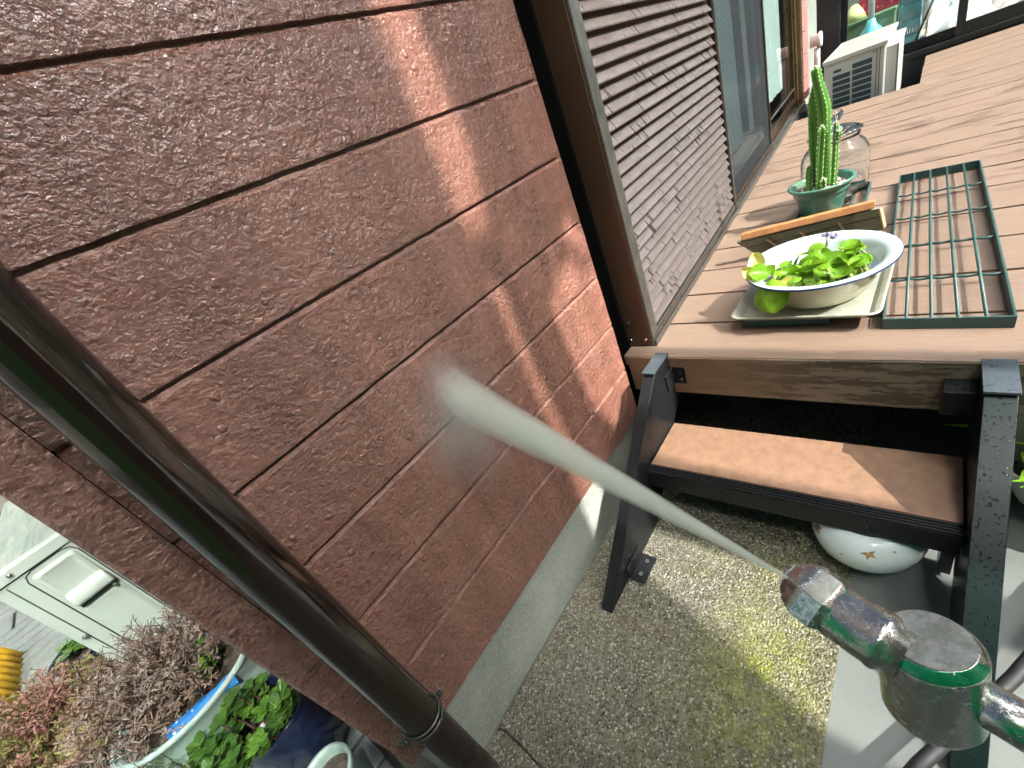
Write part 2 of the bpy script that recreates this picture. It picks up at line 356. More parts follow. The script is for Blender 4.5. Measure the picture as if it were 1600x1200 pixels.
M['yellowgreen']=simple('pale yellow cloth',(.62,.66,.30),.7)
t=NT('crumpled cloth'); a=t.noise(7,6,.65,None,1.5); M['cloth']=t.fin(t.ramp(a,[(.3,(.20,.24,.25)),(.45,(.42,.45,.44)),(.58,(.66,.50,.46)),(.75,(.5,.52,.5))]),.8,0,t.bump(a,1,.03))
M['greensheet']=simple('green plastic sheet',(.06,.50,.36),.4)
M['bluesheet']=simple('blue stripe',(.08,.15,.55),.4)
M['whitesheet']=simple('white sheet',(.8,.85,.83),.5)
t=NT('star bowl glaze'); M['bowl']=t.fin(t.ramp(t.noise(6,3),[(.3,(.60,.70,.69)),(.7,(.70,.78,.76))]),.12,0,None,coat=.6)
M['gold']=simple('old gold paint',(.32,.20,.06),.5,0,.4,60)
M['planter']=simple('white plastic planter',(.72,.73,.72),.4,0,.05,5)
M['blackrubber']=simple('black rubber tube',(.012,.012,.013),.62,0,.2,20)
M['yellow']=simple('yellow plastic mat',(.62,.36,.02),.4,0,.2,20)
M['navypot']=simple('navy glazed pot',(.012,.02,.055),.15,0,.3,6,None,coat=.6)
M['mint']=simple('pale mint plastic',(.45,.60,.54),.4,0,.1,9)
t=NT('blue printed cloth'); v=t.voro(75); M['bluecloth']=t.fin(t.mix(t.ramp(v,[(.16,1),(.2,0)]),t.ramp(t.noise(20,3),[(.3,(.01,.12,.42)),(.7,(.02,.25,.62))]),(.7,.75,.85)),.6)
M['neigh']=simple('neighbouring house wall',(.16,.15,.13),.8,0,.06,3)
M['tarp']=leafmat('green sheeting',(.02,.62,.26),(.03,.75,.34),.5,.55,3)
# worn steel lance, green reflections painted into the colour by surface direction
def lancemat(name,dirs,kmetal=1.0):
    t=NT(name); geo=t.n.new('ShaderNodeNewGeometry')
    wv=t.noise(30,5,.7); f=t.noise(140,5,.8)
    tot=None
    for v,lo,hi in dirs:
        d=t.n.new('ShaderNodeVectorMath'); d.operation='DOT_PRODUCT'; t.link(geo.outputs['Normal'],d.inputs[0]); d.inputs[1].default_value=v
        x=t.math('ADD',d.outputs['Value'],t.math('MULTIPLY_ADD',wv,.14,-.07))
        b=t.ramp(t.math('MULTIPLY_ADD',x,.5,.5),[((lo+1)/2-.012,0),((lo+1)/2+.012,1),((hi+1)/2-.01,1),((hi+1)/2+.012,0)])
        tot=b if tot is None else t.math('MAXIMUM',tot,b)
    refl_break=t.ramp(t.noise(110,6,.8),[(.60,1),(.66,0)])
    band=t.math('MULTIPLY',tot,refl_break)
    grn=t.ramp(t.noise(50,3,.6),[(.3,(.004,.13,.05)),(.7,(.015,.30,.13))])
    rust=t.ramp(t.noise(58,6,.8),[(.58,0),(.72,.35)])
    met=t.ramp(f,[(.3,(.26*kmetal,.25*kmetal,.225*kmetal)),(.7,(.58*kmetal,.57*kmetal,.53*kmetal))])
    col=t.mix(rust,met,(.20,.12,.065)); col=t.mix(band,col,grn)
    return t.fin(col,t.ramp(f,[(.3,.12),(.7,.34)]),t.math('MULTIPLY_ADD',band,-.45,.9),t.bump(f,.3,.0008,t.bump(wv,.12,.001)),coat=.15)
def camp(px,py,dep):
    return CAM+R0*((px-829.13)/661.477*dep)+R1*((py-629.33)/661.477*dep)+R2*dep
H0=camp(1256,916,.255); H1=camp(1302,952,.243); C1=camp(1388,1008,.222)
J0=camp(1452,998,.212); JL=camp(1456,1112,.230); T0=camp(1490,1070,.214); T1=T0+(camp(1720,1205,.185)-T0)
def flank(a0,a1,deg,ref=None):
    # direction round the axis a0-a1, deg away from the side turned to the camera
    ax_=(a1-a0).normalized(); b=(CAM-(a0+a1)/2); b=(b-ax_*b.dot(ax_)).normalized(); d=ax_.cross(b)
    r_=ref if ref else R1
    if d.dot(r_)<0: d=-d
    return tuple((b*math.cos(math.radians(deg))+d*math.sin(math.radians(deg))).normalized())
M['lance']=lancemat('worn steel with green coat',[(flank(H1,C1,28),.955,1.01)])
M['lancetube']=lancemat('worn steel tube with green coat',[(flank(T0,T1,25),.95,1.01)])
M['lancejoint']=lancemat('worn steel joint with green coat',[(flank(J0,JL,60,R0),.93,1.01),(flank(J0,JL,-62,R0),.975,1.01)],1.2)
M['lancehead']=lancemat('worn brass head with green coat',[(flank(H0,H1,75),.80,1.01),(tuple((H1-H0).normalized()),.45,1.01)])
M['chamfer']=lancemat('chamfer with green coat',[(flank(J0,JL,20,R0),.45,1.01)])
t=NT('worn grey metal end'); f=t.noise(170,6,.8); r2=t.ramp(t.noise(35,5,.7),[(.5,0),(.65,1)])
M['lancegrey']=t.fin(t.mix(r2,t.ramp(f,[(.35,(.15,.155,.145)),(.7,(.38,.39,.36))]),(.16,.16,.13)),.42,.6,t.bump(f,.5,.0012))
t=NT('crusted limescale end'); f=t.noise(300,6,.85); M['lime']=t.fin(t.ramp(f,[(.36,(.03,.14,.13)),(.46,(.38,.58,.58)),(.58,(.85,.93,.93))]),.6,0,t.bump(f,1,.002))

# ================================================================= GROUND (setting)
bm=bmesh.new(); box(bm,(-40,-40,-.30),(40,40,-.012)); tag(obj('ground',bm,simple('bare ground',(.12,.12,.10),.9,0,.3,2)),'grey ground beyond the yard','ground',kind='structure')
# aggregate slab beside the wall, one bit behind the crack
bm=bmesh.new()
pts=[(-.6,.02),(-.6,-.462),(.24,-.462),(3.2,-.45),(3.2,.02)]
def agg():
    bm=bmesh.new(); prism(bm,[(.0155,-.0038),(.0245,-.009),(.0255,-.022),(.0235,-.038),(.0245,-.052),(.0225,-.067),(.0205,-.085),(.0185,-.109),(.012,-.20),(.02,-.46),(3.2,-.445),(3.2,-.0045)],'z',-.1,0); return bm
tag(obj('path_slab',agg(),M['agg'],bevel=.003),'mossy exposed aggregate concrete path along the wall','path',kind='structure')
bm=bmesh.new(); prism(bm,[(-.30,-.004),(.0135,-.0045),(.0222,-.0095),(.0235,-.022),(.0215,-.038),(.0222,-.052),(.0203,-.067),(.0185,-.085),(.0160,-.109),(.0095,-.20),(.0175,-.46),(-.30,-.46)],'z',-.1,-.001)
tag(obj('path_slab',bm,M['agg'],bevel=.003),'corner piece of aggregate path cut off by a crack','path',kind='structure')
bm=bmesh.new(); box(bm,(-1.0,-4,-.1),(5,-.43,-.010)); tag(obj('concrete_floor',bm,M['pale'],bevel=.003),'pale smooth concrete floor beside the mossy path','floor',kind='structure')
# left paving
bm=bmesh.new(); box(bm,(-4,.06,-.1),(-.12,6,-.008)); tag(obj('paving_bed',bm,M['joint']),'dark joints under the grey paving','paving',kind='structure')
bm=bmesh.new()
y=.10; 
row=0
while y<4.0:
    h=.075 if row%6!=5 else .17
    x=-3.0+(row//6%2)*.06
    step=.30 if row%6!=5 else .36
    while x<-.13:
        x1=min(x+step-.012,-.13)
        if x1-x>.02: box(bm,(x,y,-.02),(x1,y+h-.008,0))
        x+=step
    y+=h; row+=1
tag(obj('paving',bm,M['paver'],bevel=.002),'grey ribbed paving blocks behind the house corner','paving',kind='structure')

# ================================================================= HOUSE WALL
house=thing('house_wall','reddish brown rough painted house wall with horizontal grooves over a grey foundation','wall')
PIT=.1178; Z0=.176
def siding_mesh(x0,x1,zt,dx=.004,amp=.0011):
    # vertical profile: recessed groove with a chamfered lower lip, then the flat face
    zs=[];ys=[]
    k=0; z=Z0
    prof=[(0,0.0),(.012,0)]
    grooves=[.825+g*.5 for g in (.3340,.105,-.131,-.369,-.602,-.833,-1.076)]+[.825+.57*.5,.825+.80*.5]
    grooves=sorted(grooves)
    zz=[(.148,.016),(.152,0.0)]
    for g in grooves:
        zz+=[(g-.0078,0.0),(g-.0074,.0010),(g-.0030,.0030),(g-.0027,.011),(g+.0012,.011),(g+.0015,.0002),(g+.004,0)]
    zz.append((zt,0))
    zz.sort()
    full=[]
    for (a,ya),(b,yb) in zip(zz,zz[1:]):
        n=max(1,int((b-a)/dx))
        for i in range(n): 
            t_=i/n; full.append((a+(b-a)*t_,ya+(yb-ya)*t_))
    full.append(zz[-1])
    xs=np.linspace(x0,x1,int((x1-x0)/dx)+1)
    V=[];F=[]
    nx=len(xs)
    for (z,yy) in full:
        for x in xs:
            flat=1 if yy==0 else .15
            d=noise.noise(Vector((x*70,1.3,z*38)))*.9+noise.noise(Vector((x*160,5.1,z*110)))*.5+noise.noise(Vector((x*14,3,z*14)))*.7
            V.append((x,yy-d*amp*flat, z+ noise.noise(Vector((x*45,9,z*4)))*.0007))
    for j in range(len(full)-1):
        for i in range(nx-1):
            a=j*nx+i; F.append((a,a+1,a+1+nx,a+nx))
    me=D.meshes.new('siding'); me.from_pydata(V,[],F); me.update(); me['sharp']=1; return me
sg=obj('siding',siding_mesh(-.050,.727,1.32),M['siding'],house,smooth=True); sg.data.set_sharp_from_angle(angle=math.radians(48))
# corner trim (outside corner post)
def rough_strip(x0,x1,y0,z0,z1,amp=.001,dx=.004):
    nx=max(2,int((x1-x0)/dx)+1); nz=int((z1-z0)/dx)+1
    V=[];F=[]
    for j in range(nz):
        z=z0+(z1-z0)*j/(nz-1)
        for i in range(nx):
            x=x0+(x1-x0)*i/(nx-1); e=min(i,nx-1-i)/(nx-1)
            edge=.003 if min(i,nx-1-i)==0 else 0
            d=noise.noise(Vector((x*80,1.3,z*50)))+noise.noise(Vector((x*17,7,z*17)))
            V.append((x,y0+edge-d*amp,z))
    for j in range(nz-1):
        for i in range(nx-1):
            a=j*nx+i; F.append((a,a+1,a+1+nx,a+nx))
    me=D.meshes.new('strip'); me.from_pydata(V,[],F); me.update(); return me
obj('corner_trim',rough_strip(-.0885,-.0505,-.006,.150,1.32),M['siding'],house,smooth=True)
bm=bmesh.new(); box(bm,(-.0888,-.0015,.1502),(-.074,.10,1.318)); obj('corner_return',bm,M['siding'],house)
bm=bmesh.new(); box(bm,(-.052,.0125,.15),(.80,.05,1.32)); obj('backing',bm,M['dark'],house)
bm=bmesh.new(); box(bm,(-.0735,.006,-.05),(3.4,.14,.1475)); obj('foundation',bm,M['found'],house,bevel=.003)
# joint trim beside the shutter box
bm=bmesh.new(); box(bm,(.7285,.009,.16),(.742,.03,1.32)); obj('joint_trim',bm,M['siding'],house,bevel=.003)
bm=bmesh.new(); box(bm,(.7425,.030,.16),(.805,.048,1.32)); obj('sealing_gap',bm,M['dark'],house)  # recessed strip coloured black to hold the shadow beside the shutter box
# far bit of wall next to the wing
bm=bmesh.new()
for k in range(9): box(bm,(3.44,.13,.30+k*.118),(3.80,.16,.30+k*.118+.113))
obj('siding',bm,M['siding_far'],house,bevel=.002)
# side of the house beyond the corner
bm=bmesh.new(); box(bm,(-.072,.1405,-.05),(-.03,3.2,1.3)); obj('side_wall',bm,M['siding'],house)
# house wall far left background
back=tag(obj('garden_wall',(lambda b:(box(b,(-3.5,2.9,-.05),(-.08,3.05,1.6)),b)[1])(bmesh.new()),simple('olive grey garden wall',(.13,.13,.10),.8,0,.2,5,60,.3,.002)),'dull olive wall far behind the air conditioner at the left','wall')

# ================================================================= DOWNPIPE
dp=thing('downpipe','glossy dark brown round downpipe in front of the wall corner','downpipe')
def axp(z): 
    t_=(z-.15)/.75; return Vector((-.035+.030*t_,-.060+.012*t_,z))
bm=bmesh.new(); tube(bm,[axp(z) for z in (.252,.26,.4,.6,.8,1.0,1.4)],[.0250,.0253]+[.0242]*5,40,True)
obj('upper_pipe',bm,M['pipe'],dp)
bm=bmesh.new(); tube(bm,[axp(z) for z in (-.02,.1,.2,.2515,.27)],[.0228,.0228,.0228,.0229,.0220],36,True)
obj('lower_pipe',bm,M['pipelow'],dp)
bm=bmesh.new()
c0=axp(.262)
for dz,rr in ((0,.0270),(.008,.0268)):
    tube(bm,[c0+Vector((math.cos(a)*rr,math.sin(a)*rr,dz+.0015*math.sin(a*2))) for a in np.linspace(0,2*math.pi,33)],.0016,8,False)
w_=obj('pipe_band',bm,M['wire'],dp)
bm=bmesh.new()
bm.free()
for s_ in (1,-1):
    bm=bmesh.new(); p=c0+Vector((.0275*s_,-.003,.004)); tube(bm,[p,p+Vector((.009*s_,0,0))],.0042,6)
    tube(bm,[p+Vector((.005*s_,0,-.004)),p+Vector((.007*s_,-.004,.012))],.0018,6)
    tube(bm,[p+Vector((.005*s_,0,-.004)),p+Vector((.008*s_,.006,.010))],.0014,6)
    obj('band_screw',bm,M['wire'],w_)
bm=bmesh.new(); tube(bm,[c0+Vector((0,.022,0)),c0+Vector((0,.060,0))],.003,8); obj('wall_bracket',bm,M['wire'],dp)

# ================================================================= WINDOW WITH SHUTTER (facade turned 3.3 degrees)
FA=math.radians(3.3); FO=Vector((.799,-.044,0)); EX=Vector((math.cos(FA),math.sin(FA),0)); EN=Vector((math.sin(FA),-math.cos(FA),0))
def F(u,w,z):
    p=FO+EX*u+EN*w; return (p.x,p.y,z)
sh=thing('window_shutter','brown louvred storm shutter panel standing on the deck, streaked with water drips','shutter')
ZD=.305
ZT=1.12
bm=bmesh.new(); box(bm,(-.001,-.062,ZD+.004),(.016,-.001,ZT),T=F); obj('side_casing',bm,M['bronzedark'],sh,bevel=.0015)
for w,z in ((-.050,.325),(-.012,.325),(-.045,.372)):
    bm=bmesh.new(); p=Vector(F(-.0012,w,z)); tube(bm,[p,p-EX*.003],.0035,10); obj('screw',bm,M['screw'],sh)
bm=bmesh.new()
box(bm,(0,.0,ZD+.002),(.017,.006,ZT),T=F); box(bm,(.0195,.0,ZD+.002),(.036,.005,ZT),T=F); box(bm,(.0165,-.002,ZD+.004),(.020,.0015,ZT),T=F)
obj('side_stile',bm,M['greyrail'],sh,bevel=.001)
# right edge stile
bm=bmesh.new(); box(bm,(.864,-.002,ZD+.014),(.872,.006,ZT),T=F); obj('edge_stile',bm,M['greyrail'],sh,bevel=.001)
# bottom rail channel
bm=bmesh.new()
box(bm,(.036,-.002,ZD+.016),(.864,.003,ZD+.030),T=F)
prism(bm,[(-.002,ZD+.002),(.012,ZD+.002),(.012,ZD+.016),(.0095,ZD+.016),(.0095,ZD+.006),(-.002,ZD+.006)],'x',.0,.90,T=lambda t_,w,z:F(t_,w,z))
obj('bottom_rail',bm,M['greyrail'],sh,bevel=.0007)
# louvres
bm=bmesh.new(); LP=.0258; z=ZD+.034; k=0
while z<ZT-.03:
    jig=.003*math.sin(k*1.7)
    prism(bm,[(-.010,z+.0225),(-.0085,z+.0240),(.0015,z+.0075),(.003,z+.0060),(.003,z+.0035),(.0005,z+.0025),(-.002,z+.0045),(-.012,z+.019)],'x',.037,.850+jig,T=lambda t_,w,zz:F(t_,w,zz))
    z+=LP; k+=1
obj('louvres',bm,M['louvre'],sh,bevel=.0006)
bm=bmesh.new(); box(bm,(.036,-.0155,ZD+.03),(.864,-.0145,ZT),T=F); obj('back_panel',bm,M['bronzedark'],sh)

sd=thing('sliding_door','bronze framed sliding glass door with grey insect screen beside the shutter','door')
bm=bmesh.new() # sill: stepped track
box(bm,(.872,-.09,ZD-.02),(2.70,.004,ZD+.006),T=F)
box(bm,(.872,.0045,ZD-.02),(2.70,.012,ZD+.016),T=F)
obj('sill',bm,M['greyrail'],sd,bevel=.001)
bm=bmesh.new()
for w in (-.006,-.018,-.032,-.046,-.062): box(bm,(.880,w-.0012,ZD+.0065),(2.70,w+.0012,ZD+.018),T=F)
obj('track',bm,M['rail'],sd)
# insect screen (u .885-1.65, w -.008)
scr=bmesh.new(); box(scr,(.885,-.010,ZD+.042),(1.632,-.0085,ZT),T=F); obj('insect_screen',scr,M['screen'],sd)
bm=bmesh.new(); box(bm,(.876,-.014,ZD+.0185),(.8845,-.003,ZT),T=F); box(bm,(1.6325,-.014,ZD+.0185),(1.650,-.003,ZT),T=F); box(bm,(.885,-.013,ZD+.0185),(1.632,-.004,ZD+.0415),T=F)
obj('screen_frame',bm,M['bronze'],sd,bevel=.001)
# glass panels
for i,(u0,u1,w) in enumerate(((.90,1.72,-.026),(1.69,2.56,-.020))):
    fr=bmesh.new(); box(fr,(u0,w-.010,ZD+.0185),(u0+.04,w,ZT),T=F); box(fr,(u1-.05,w-.010,ZD+.0185),(u1,w,ZT),T=F); box(fr,(u0+.04,w-.010,ZD+.0185),(u1-.05,w,ZD+.07),T=F)
    f_=obj('glass_panel_frame',fr,M['bronze'],sd,bevel=.001)
    gb=bmesh.new(); box(gb,(u0+.04,w-.007,ZD+.07),(u1-.05,w-.004,ZT),T=F); obj('pane',gb,M['glass'],f_)
bm=bmesh.new(); box(bm,(1.74,-.0195,ZD+.115),(2.51,-.0165,ZD+.122),T=F); obj('glazing_bead',bm,M['rail'],sd)
bm=bmesh.new(); box(bm,(2.57,-.07,ZD-.02),(2.62,-.012,ZT),T=F); box(bm,(2.6225,-.07,ZD-.02),(2.70,.006,ZT),T=F); box(bm,(2.40,-.040,ZD+.0187),(2.47,-.034,ZT),T=F)
obj('end_post',bm,M['brass_post'],sd,bevel=.0015)
# curtains behind the glass (wavy sheet)
def curtain(u0,u1,w,zb,label):
    bm=bmesh.new(); n=40; A=[];B=[];A2=[];B2=[]
    for i in range(n+1):
        u=u0+(u1-u0)*i/n; ww=w+.004*math.sin(u*60)+.002*math.sin(u*23)
        for L,z,o in ((A,zb,0),(B,ZT,0),(A2,zb,-.002),(B2,ZT,-.002)): L.append(bm.verts.new(F(u,ww+o,z)))
    for i in range(n):
        for P_,Q_ in ((A,B),(B2,A2)):
            f=bm.faces.new((P_[i],P_[i+1],Q_[i+1],Q_[i])); f.smooth=True
    return tag(obj('curtain',bm,M['curtain']),label,'curtain')
curtain(1.04,1.30,-.046,.45,'pale curtain behind the insect screen, nearest the shutter')
curtain(1.45,1.515,-.046,.45,'narrow pale curtain fold in the middle of the dark insect screen')
curtain(1.86,2.32,-.052,.465,'pale blue curtain behind the far door pane')
# dark room behind the facade
rm=thing('dark_room','dark room interior behind the sliding glass door','room')
bm=bmesh.new(); box(bm,(.86,-.9,ZD-.06),(2.7,-.10,ZD-.03),T=F); obj('floor',bm,M['room'],rm)
bm=bmesh.new(); box(bm,(.86,-.95,ZD-.05),(2.7,-.92,ZT+.2),T=F); box(bm,(.82,-.95,ZD-.05),(.855,-.07,ZT+.2),T=F); box(bm,(2.705,-.95,ZD-.05),(2.74,-.075,ZT+.2),T=F); box(bm,(.86,-.9,ZT+.2),(2.7,-.08,ZT+.23),T=F)
obj('wall',bm,simple('room wall grey brown',(.12,.10,.085),.8,0,.2,3),rm)
rm2=thing('door_header','brown header above the sliding door out of view','lintel')
bm=bmesh.new(); box(bm,(-.02,-.08,ZT+.001),(2.70,.010,ZT+.08),T=F); obj('beam',bm,M['bronze'],rm2)

# ================================================================= DECK
deck=thing('deck','pinkish brown composite wood deck with long boards and dark gaps','deck')
bm=bmesh.new(); P0=.756; PB=.1482
x=P0; i=0
while x<3.75:
    x1=x+PB-.0072
    yA=-.433 if x>3.0 else .085
    if x<2.9 and x1>2.9: x1=3.02-.0
    box(bm,(x,-3.2,ZD-.026),(min(x1,3.80),yA+.0008*(i%3),ZD-.0004*(i%2)))
    if x1>=3.0 and yA==.085: x=3.0235; 
    else: x+=PB
    i+=1
obj('decking',bm,M['deck'],deck,bevel=.0010)
bm=bmesh.new(); box(bm,(3.0215,-3.2,ZD-.024),(3.075,-.4395,ZD+.0006)) ; bm.free()
bm=bmesh.new(); box(bm,(P0-.0040,-3.2,.208),(P0-.0004,.004,ZD-.0012)); obj('fascia',bm,M['fascia'],deck,bevel=.0015)
bm=bmesh.new()
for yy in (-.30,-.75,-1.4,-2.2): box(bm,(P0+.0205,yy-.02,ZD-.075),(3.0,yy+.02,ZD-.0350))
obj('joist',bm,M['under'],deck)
bm=bmesh.new(); box(bm,(P0+.022,-3.15,ZD-.0345),(2.98,.04,ZD-.0275)); box(bm,(2.981,-3.15,ZD-.0345),(3.78,-.445,ZD-.0275)); obj('under_membrane',bm,M['dark'],deck)  # unseen sheet added to stop sun leaking through between the boards
bm=bmesh.new()
bm.free()
for yy in (-.655,-1.6,-2.6):
    bm=bmesh.new(); box(bm,(P0+.030,yy-.03,-.01),(P0+.085,yy+.03,ZD-.0352)); obj('deck_post',bm,M['greyrail'],deck,bevel=.002)
bm=bmesh.new()
y=-3.2
while y<0: box(bm,(.985,y,-.01),(.995,y+.076,ZD-.03)); y+=.08
obj('skirting',bm,M['under'],deck)
bm=bmesh.new(); box(bm,(2.99,-.43,.10),(3.015,.05,ZD-.027)); box(bm,(3.03,-.4395,.05),(3.79,-.434,ZD-.027)); obj('end_fascia',bm,M['fascia'],deck)

# ================================================================= STEP
st=thing('deck_step','single brown step in a wet black metal frame fixed to the deck edge','step')
SP=[(.292,.0),(.53,.0),(.752,.185),(.752,.312),(.682,.312),(.672,.306)]
for nm,(ya,yb),mt in (('stringer',(-.100,-.074),'black'),('stringer',(-.616,-.583),'blackgreen')):
    bm=bmesh.new(); prism(bm,[(x_,z_-(.006 if yb<-.3 else 0)) for x_,z_ in SP[:4]]+[(SP[4][0],SP[4][1]-(.006 if yb<-.3 else 0)),(SP[5][0],SP[5][1]-(.006 if yb<-.3 else 0))],'y',ya,yb)
    s_=obj(nm,bm,M[mt],st,bevel=.0012)
    bm=bmesh.new(); zt=.3125-(.006 if yb<-.3 else 0)
    box(bm,(.674,ya-.0015,zt),(.754,yb+.0015,zt+.005)); obj('end_cap',bm,M['capmetal'],s_,bevel=.001)
bm=bmesh.new(); box(bm,(.568,-.5805,.136),(.705,-.1025,.154)); obj('tread',bm,M['tread'],st,bevel=.0012)
bm=bmesh.new()
box(bm,(.545,-.5808,.108),(.5675,-.1022,.150))
for k in range(4): box(bm,(.546+k*.0054,-.5808,.1505),(.549+k*.0054,-.1022,.1545))
box(bm,(.5677,-.5808,.112),(.72,-.1022,.1355))
obj('nosing',bm,M['black'],st,bevel=.0008)
def bracket(y0,y1,x,z,face):
    bm=bmesh.new()
    if face=='v': box(bm,(.7515,y0,z-.045),(.7555,y1,z)); box(bm,(.715,y1-.003 if y1>y0 and y1==-.101 else y0,z-.045),(.7513,y1,z))
    else: box(bm,(x,y0,.0005),(x+.065,y1,.0045)); box(bm,(x,y1-.004,.0046),(x+.065,y1,.035))
    b=obj('bracket',bm,M['black'],st,bevel=.0015)
    for k in (0,1):
        bm=bmesh.new()
        if face=='v': dz=(-.012,-.033)[k]; tube(bm,[(.7513,(y0+y1)/2-.004,z+dz),(.7475,(y0+y1)/2-.004,z+dz)],.0035,8)
        else: dx=(.017,.048)[k]; tube(bm,[(x+dx,(y0+y1)/2-.003,.0046),(x+dx,(y0+y1)/2-.003,.0085)],.0048,10)
        obj('bolt',bm,M['screw'] if face!='v' else M['wire'],b)
bracket(-.132,-.101,.74,.280,'v'); bracket(-.5825,-.545,.74,.275,'v'); bracket(-.136,-.1005,.375,0,'h')
bm=bmesh.new(); box(bm,(.712,-.5808,.06),(.7215,-.1022,.1115)); obj('rear_bar',bm,M['black'],st,bevel=.001)
# second leg plate seen behind the right stringer
bm=bmesh.new(); box(bm,(.585,-.5825,0),(.615,-.566,.107)); obj('side_leg',bm,M['greyrail'],st,bevel=.001)

# ================================================================= GREEN WIRE RACKS, TRAY, BASIN
def rack(name,y0,y1,x0,x1,label,rot=0,zb=ZD+.001,skew=0):
    r=thing(name,label,'wire rack','green wire racks lying on the deck'); H=.020
    def T(x,y,z):
        s_=(x-x0)/(x1-x0); return (x+(y-y0)*skew, y+s_*rot, z)
    bm=bmesh.new(); t_=.0035
    box(bm,(x0,y0,zb),(x0+t_,y1,zb+H),T=T); box(bm,(x1-t_,y0,zb),(x1,y1,zb+H),T=T)
    box(bm,(x0+t_,y0,zb),(x1-t_,y0+t_,zb+H),T=T); box(bm,(x0+t_,y1-t_,zb),(x1-t_,y1,zb+H),T=T)
    obj('frame',bm,M['greenwire'],r,bevel=.0006)
    for k in range(1,5):
        yy=y0+(y1-y0)*k/5; bm=bmesh.new(); tube(bm,[T(x0+.002,yy,zb+H-.002),T((x0+x1)/2,yy+.0008,zb+H-.001),T(x1-.002,yy,zb+H-.002)],.0026,8); obj('long_bar',bm,M['greenwire'],r)
    for k in range(1,5):
        xx=x0+(x1-x0)*k/5; bm=bmesh.new()
        tube(bm,[T(xx,y0+.002+(y1-y0-.004)*j/10,zb+H-.0065+.0012*(-1)**j) for j in range(11)],.0024,8); obj('cross_bar',bm,M['greenwire'],r)
    return r
rack('wire_rack',-.620,-.4605,.847,1.642,'empty green wire rack lying on the deck right of the basin',.022,skew=.03)
rack('wire_rack',-.380,-.222,.872,1.650,'green wire rack mostly hidden under the basin tray and the cactus pot',.004)
tr=bmesh.new()
def rrect(x0,y0,x1,y1,r,n=5):
    P=[]
    for cx_,cy_,a0 in ((x1-r,y1-r,0),(x0+r,y1-r,90),(x0+r,y0+r,180),(x1-r,y0+r,270)):
        for k in range(n+1):
            a=math.radians(a0+90*k/n); P.append((cx_+r*math.cos(a),cy_+r*math.sin(a)))
    return P
TZ=ZD+.0225
TC=Vector((.985,-.335))
def TT(p,z):
    x_,y_=p; a=math.radians(-1.5); return (TC.x+x_*math.cos(a)-y_*math.sin(a),TC.y+x_*math.sin(a)+y_*math.cos(a),z)
rings=[]
for (hx,hy,r,z) in ((.118,.108,.012,TZ),(.124,.114,.015,TZ+.001),(.132,.122,.018,TZ+.012),(.136,.126,.02,TZ+.0135),(.138,.128,.02,TZ+.012),(.137,.127,.02,TZ+.010),(.130,.120,.018,TZ+.008),(.122,.112,.015,TZ-.001)):
    rings.append([tr.verts.new(TT(p,z)) for p in rrect(-hx,-hy,hx,hy,r)])
for a,b in zip(rings,rings[1:]):
    for j in range(len(a)):
        f=tr.faces.new((a[j],a[(j+1)%len(a)],b[(j+1)%len(a)],b[j])); f.smooth=True
cap(tr,rings[0]); cap(tr,rings[-1],True)
tag(obj('tray',tr,M['tray']),'stained metal tray under the enamel basin','tray')
bs=thing('basin','round blue-white enamel basin of water with a blue rim, standing on the metal tray','basin')
BC=(.972,-.346,TZ+.0015)
bm=bmesh.new(); RH=.400-BC[2]
r_=lathe(bm,[(.0,.003),(.070,.003),(.080,.007),(.094,.030),(.104,RH-.012),(.110,RH-.003),(.122,RH+.002),(.1295,RH+.0017),(.1311,RH+.0011)],BC,72)
obj('inner_bowl',bm,M['enamel'],bs,smooth=True)
bm=bmesh.new(); lathe(bm,[(.1312,RH+.0010),(.1322,RH+.0004),(.1325,RH-.001),(.1315,RH-.0032),(.1285,RH-.0034)],BC,72); obj('rim',bm,M['rimblue'],bs,smooth=True)
bm=bmesh.new(); lathe(bm,[(.1284,RH-.0032),(.1215,RH-.0015),(.112,RH-.006),(.1065,RH-.014),(.097,.028),(.083,.005),(.076,0),(0,0)],BC,72); obj('outer_bowl',bm,M['enamel_out'],bs,smooth=True)
bm=bmesh.new(); rr=lathe(bm,[(.0008,RH-.026),(.05,RH-.026),(.0985,RH-.026)],BC,64); obj('water',bm,M['water'],bs,smooth=True)
# water hyacinth
def leaf(bm,base,dirv,up,L,Wd,fold=.25,curl=.3,n=7,mat=0,round_=.5):
    d=Vector(dirv).normalized(); u=Vector(up); u=(u-d*u.dot(d)).normalized(); s_=d.cross(u)
    base=Vector(base); rows=[]
    for i in range(n+1):
        t_=i/n; wd=Wd*(math.sin(math.pi*min(1,max(0.02,t_*.97+.02)))**round_)
        c=base+d*(L*t_)-u*(curl*L*t_*t_)
        rows.append([bm.verts.new(c+s_*(wd*k)+u*(fold*Wd*(abs(k)**1.5))) for k in (-1,-.5,0,.5,1)])
    for a,b in zip(rows,rows[1:]):
        for j in range(4):
            f=bm.faces.new((a[j],a[j+1],b[j+1],b[j])); f.smooth=True; f.material_index=mat
hy=thing('water_hyacinth','bright green floating water hyacinth with a lilac flower in the basin','plant')
WZ=BC[2]+RH-.026
rnd=random.Random(3)
lv=bmesh.new(); stl=bmesh.new()
spots=[]
for k in range(52):
    a=rnd.uniform(0,2*math.pi); q=.080*math.sqrt(rnd.random())
    spots.append((BC[0]-.022+q*math.cos(a)*.72,BC[1]-.002+q*math.sin(a)*1.0))
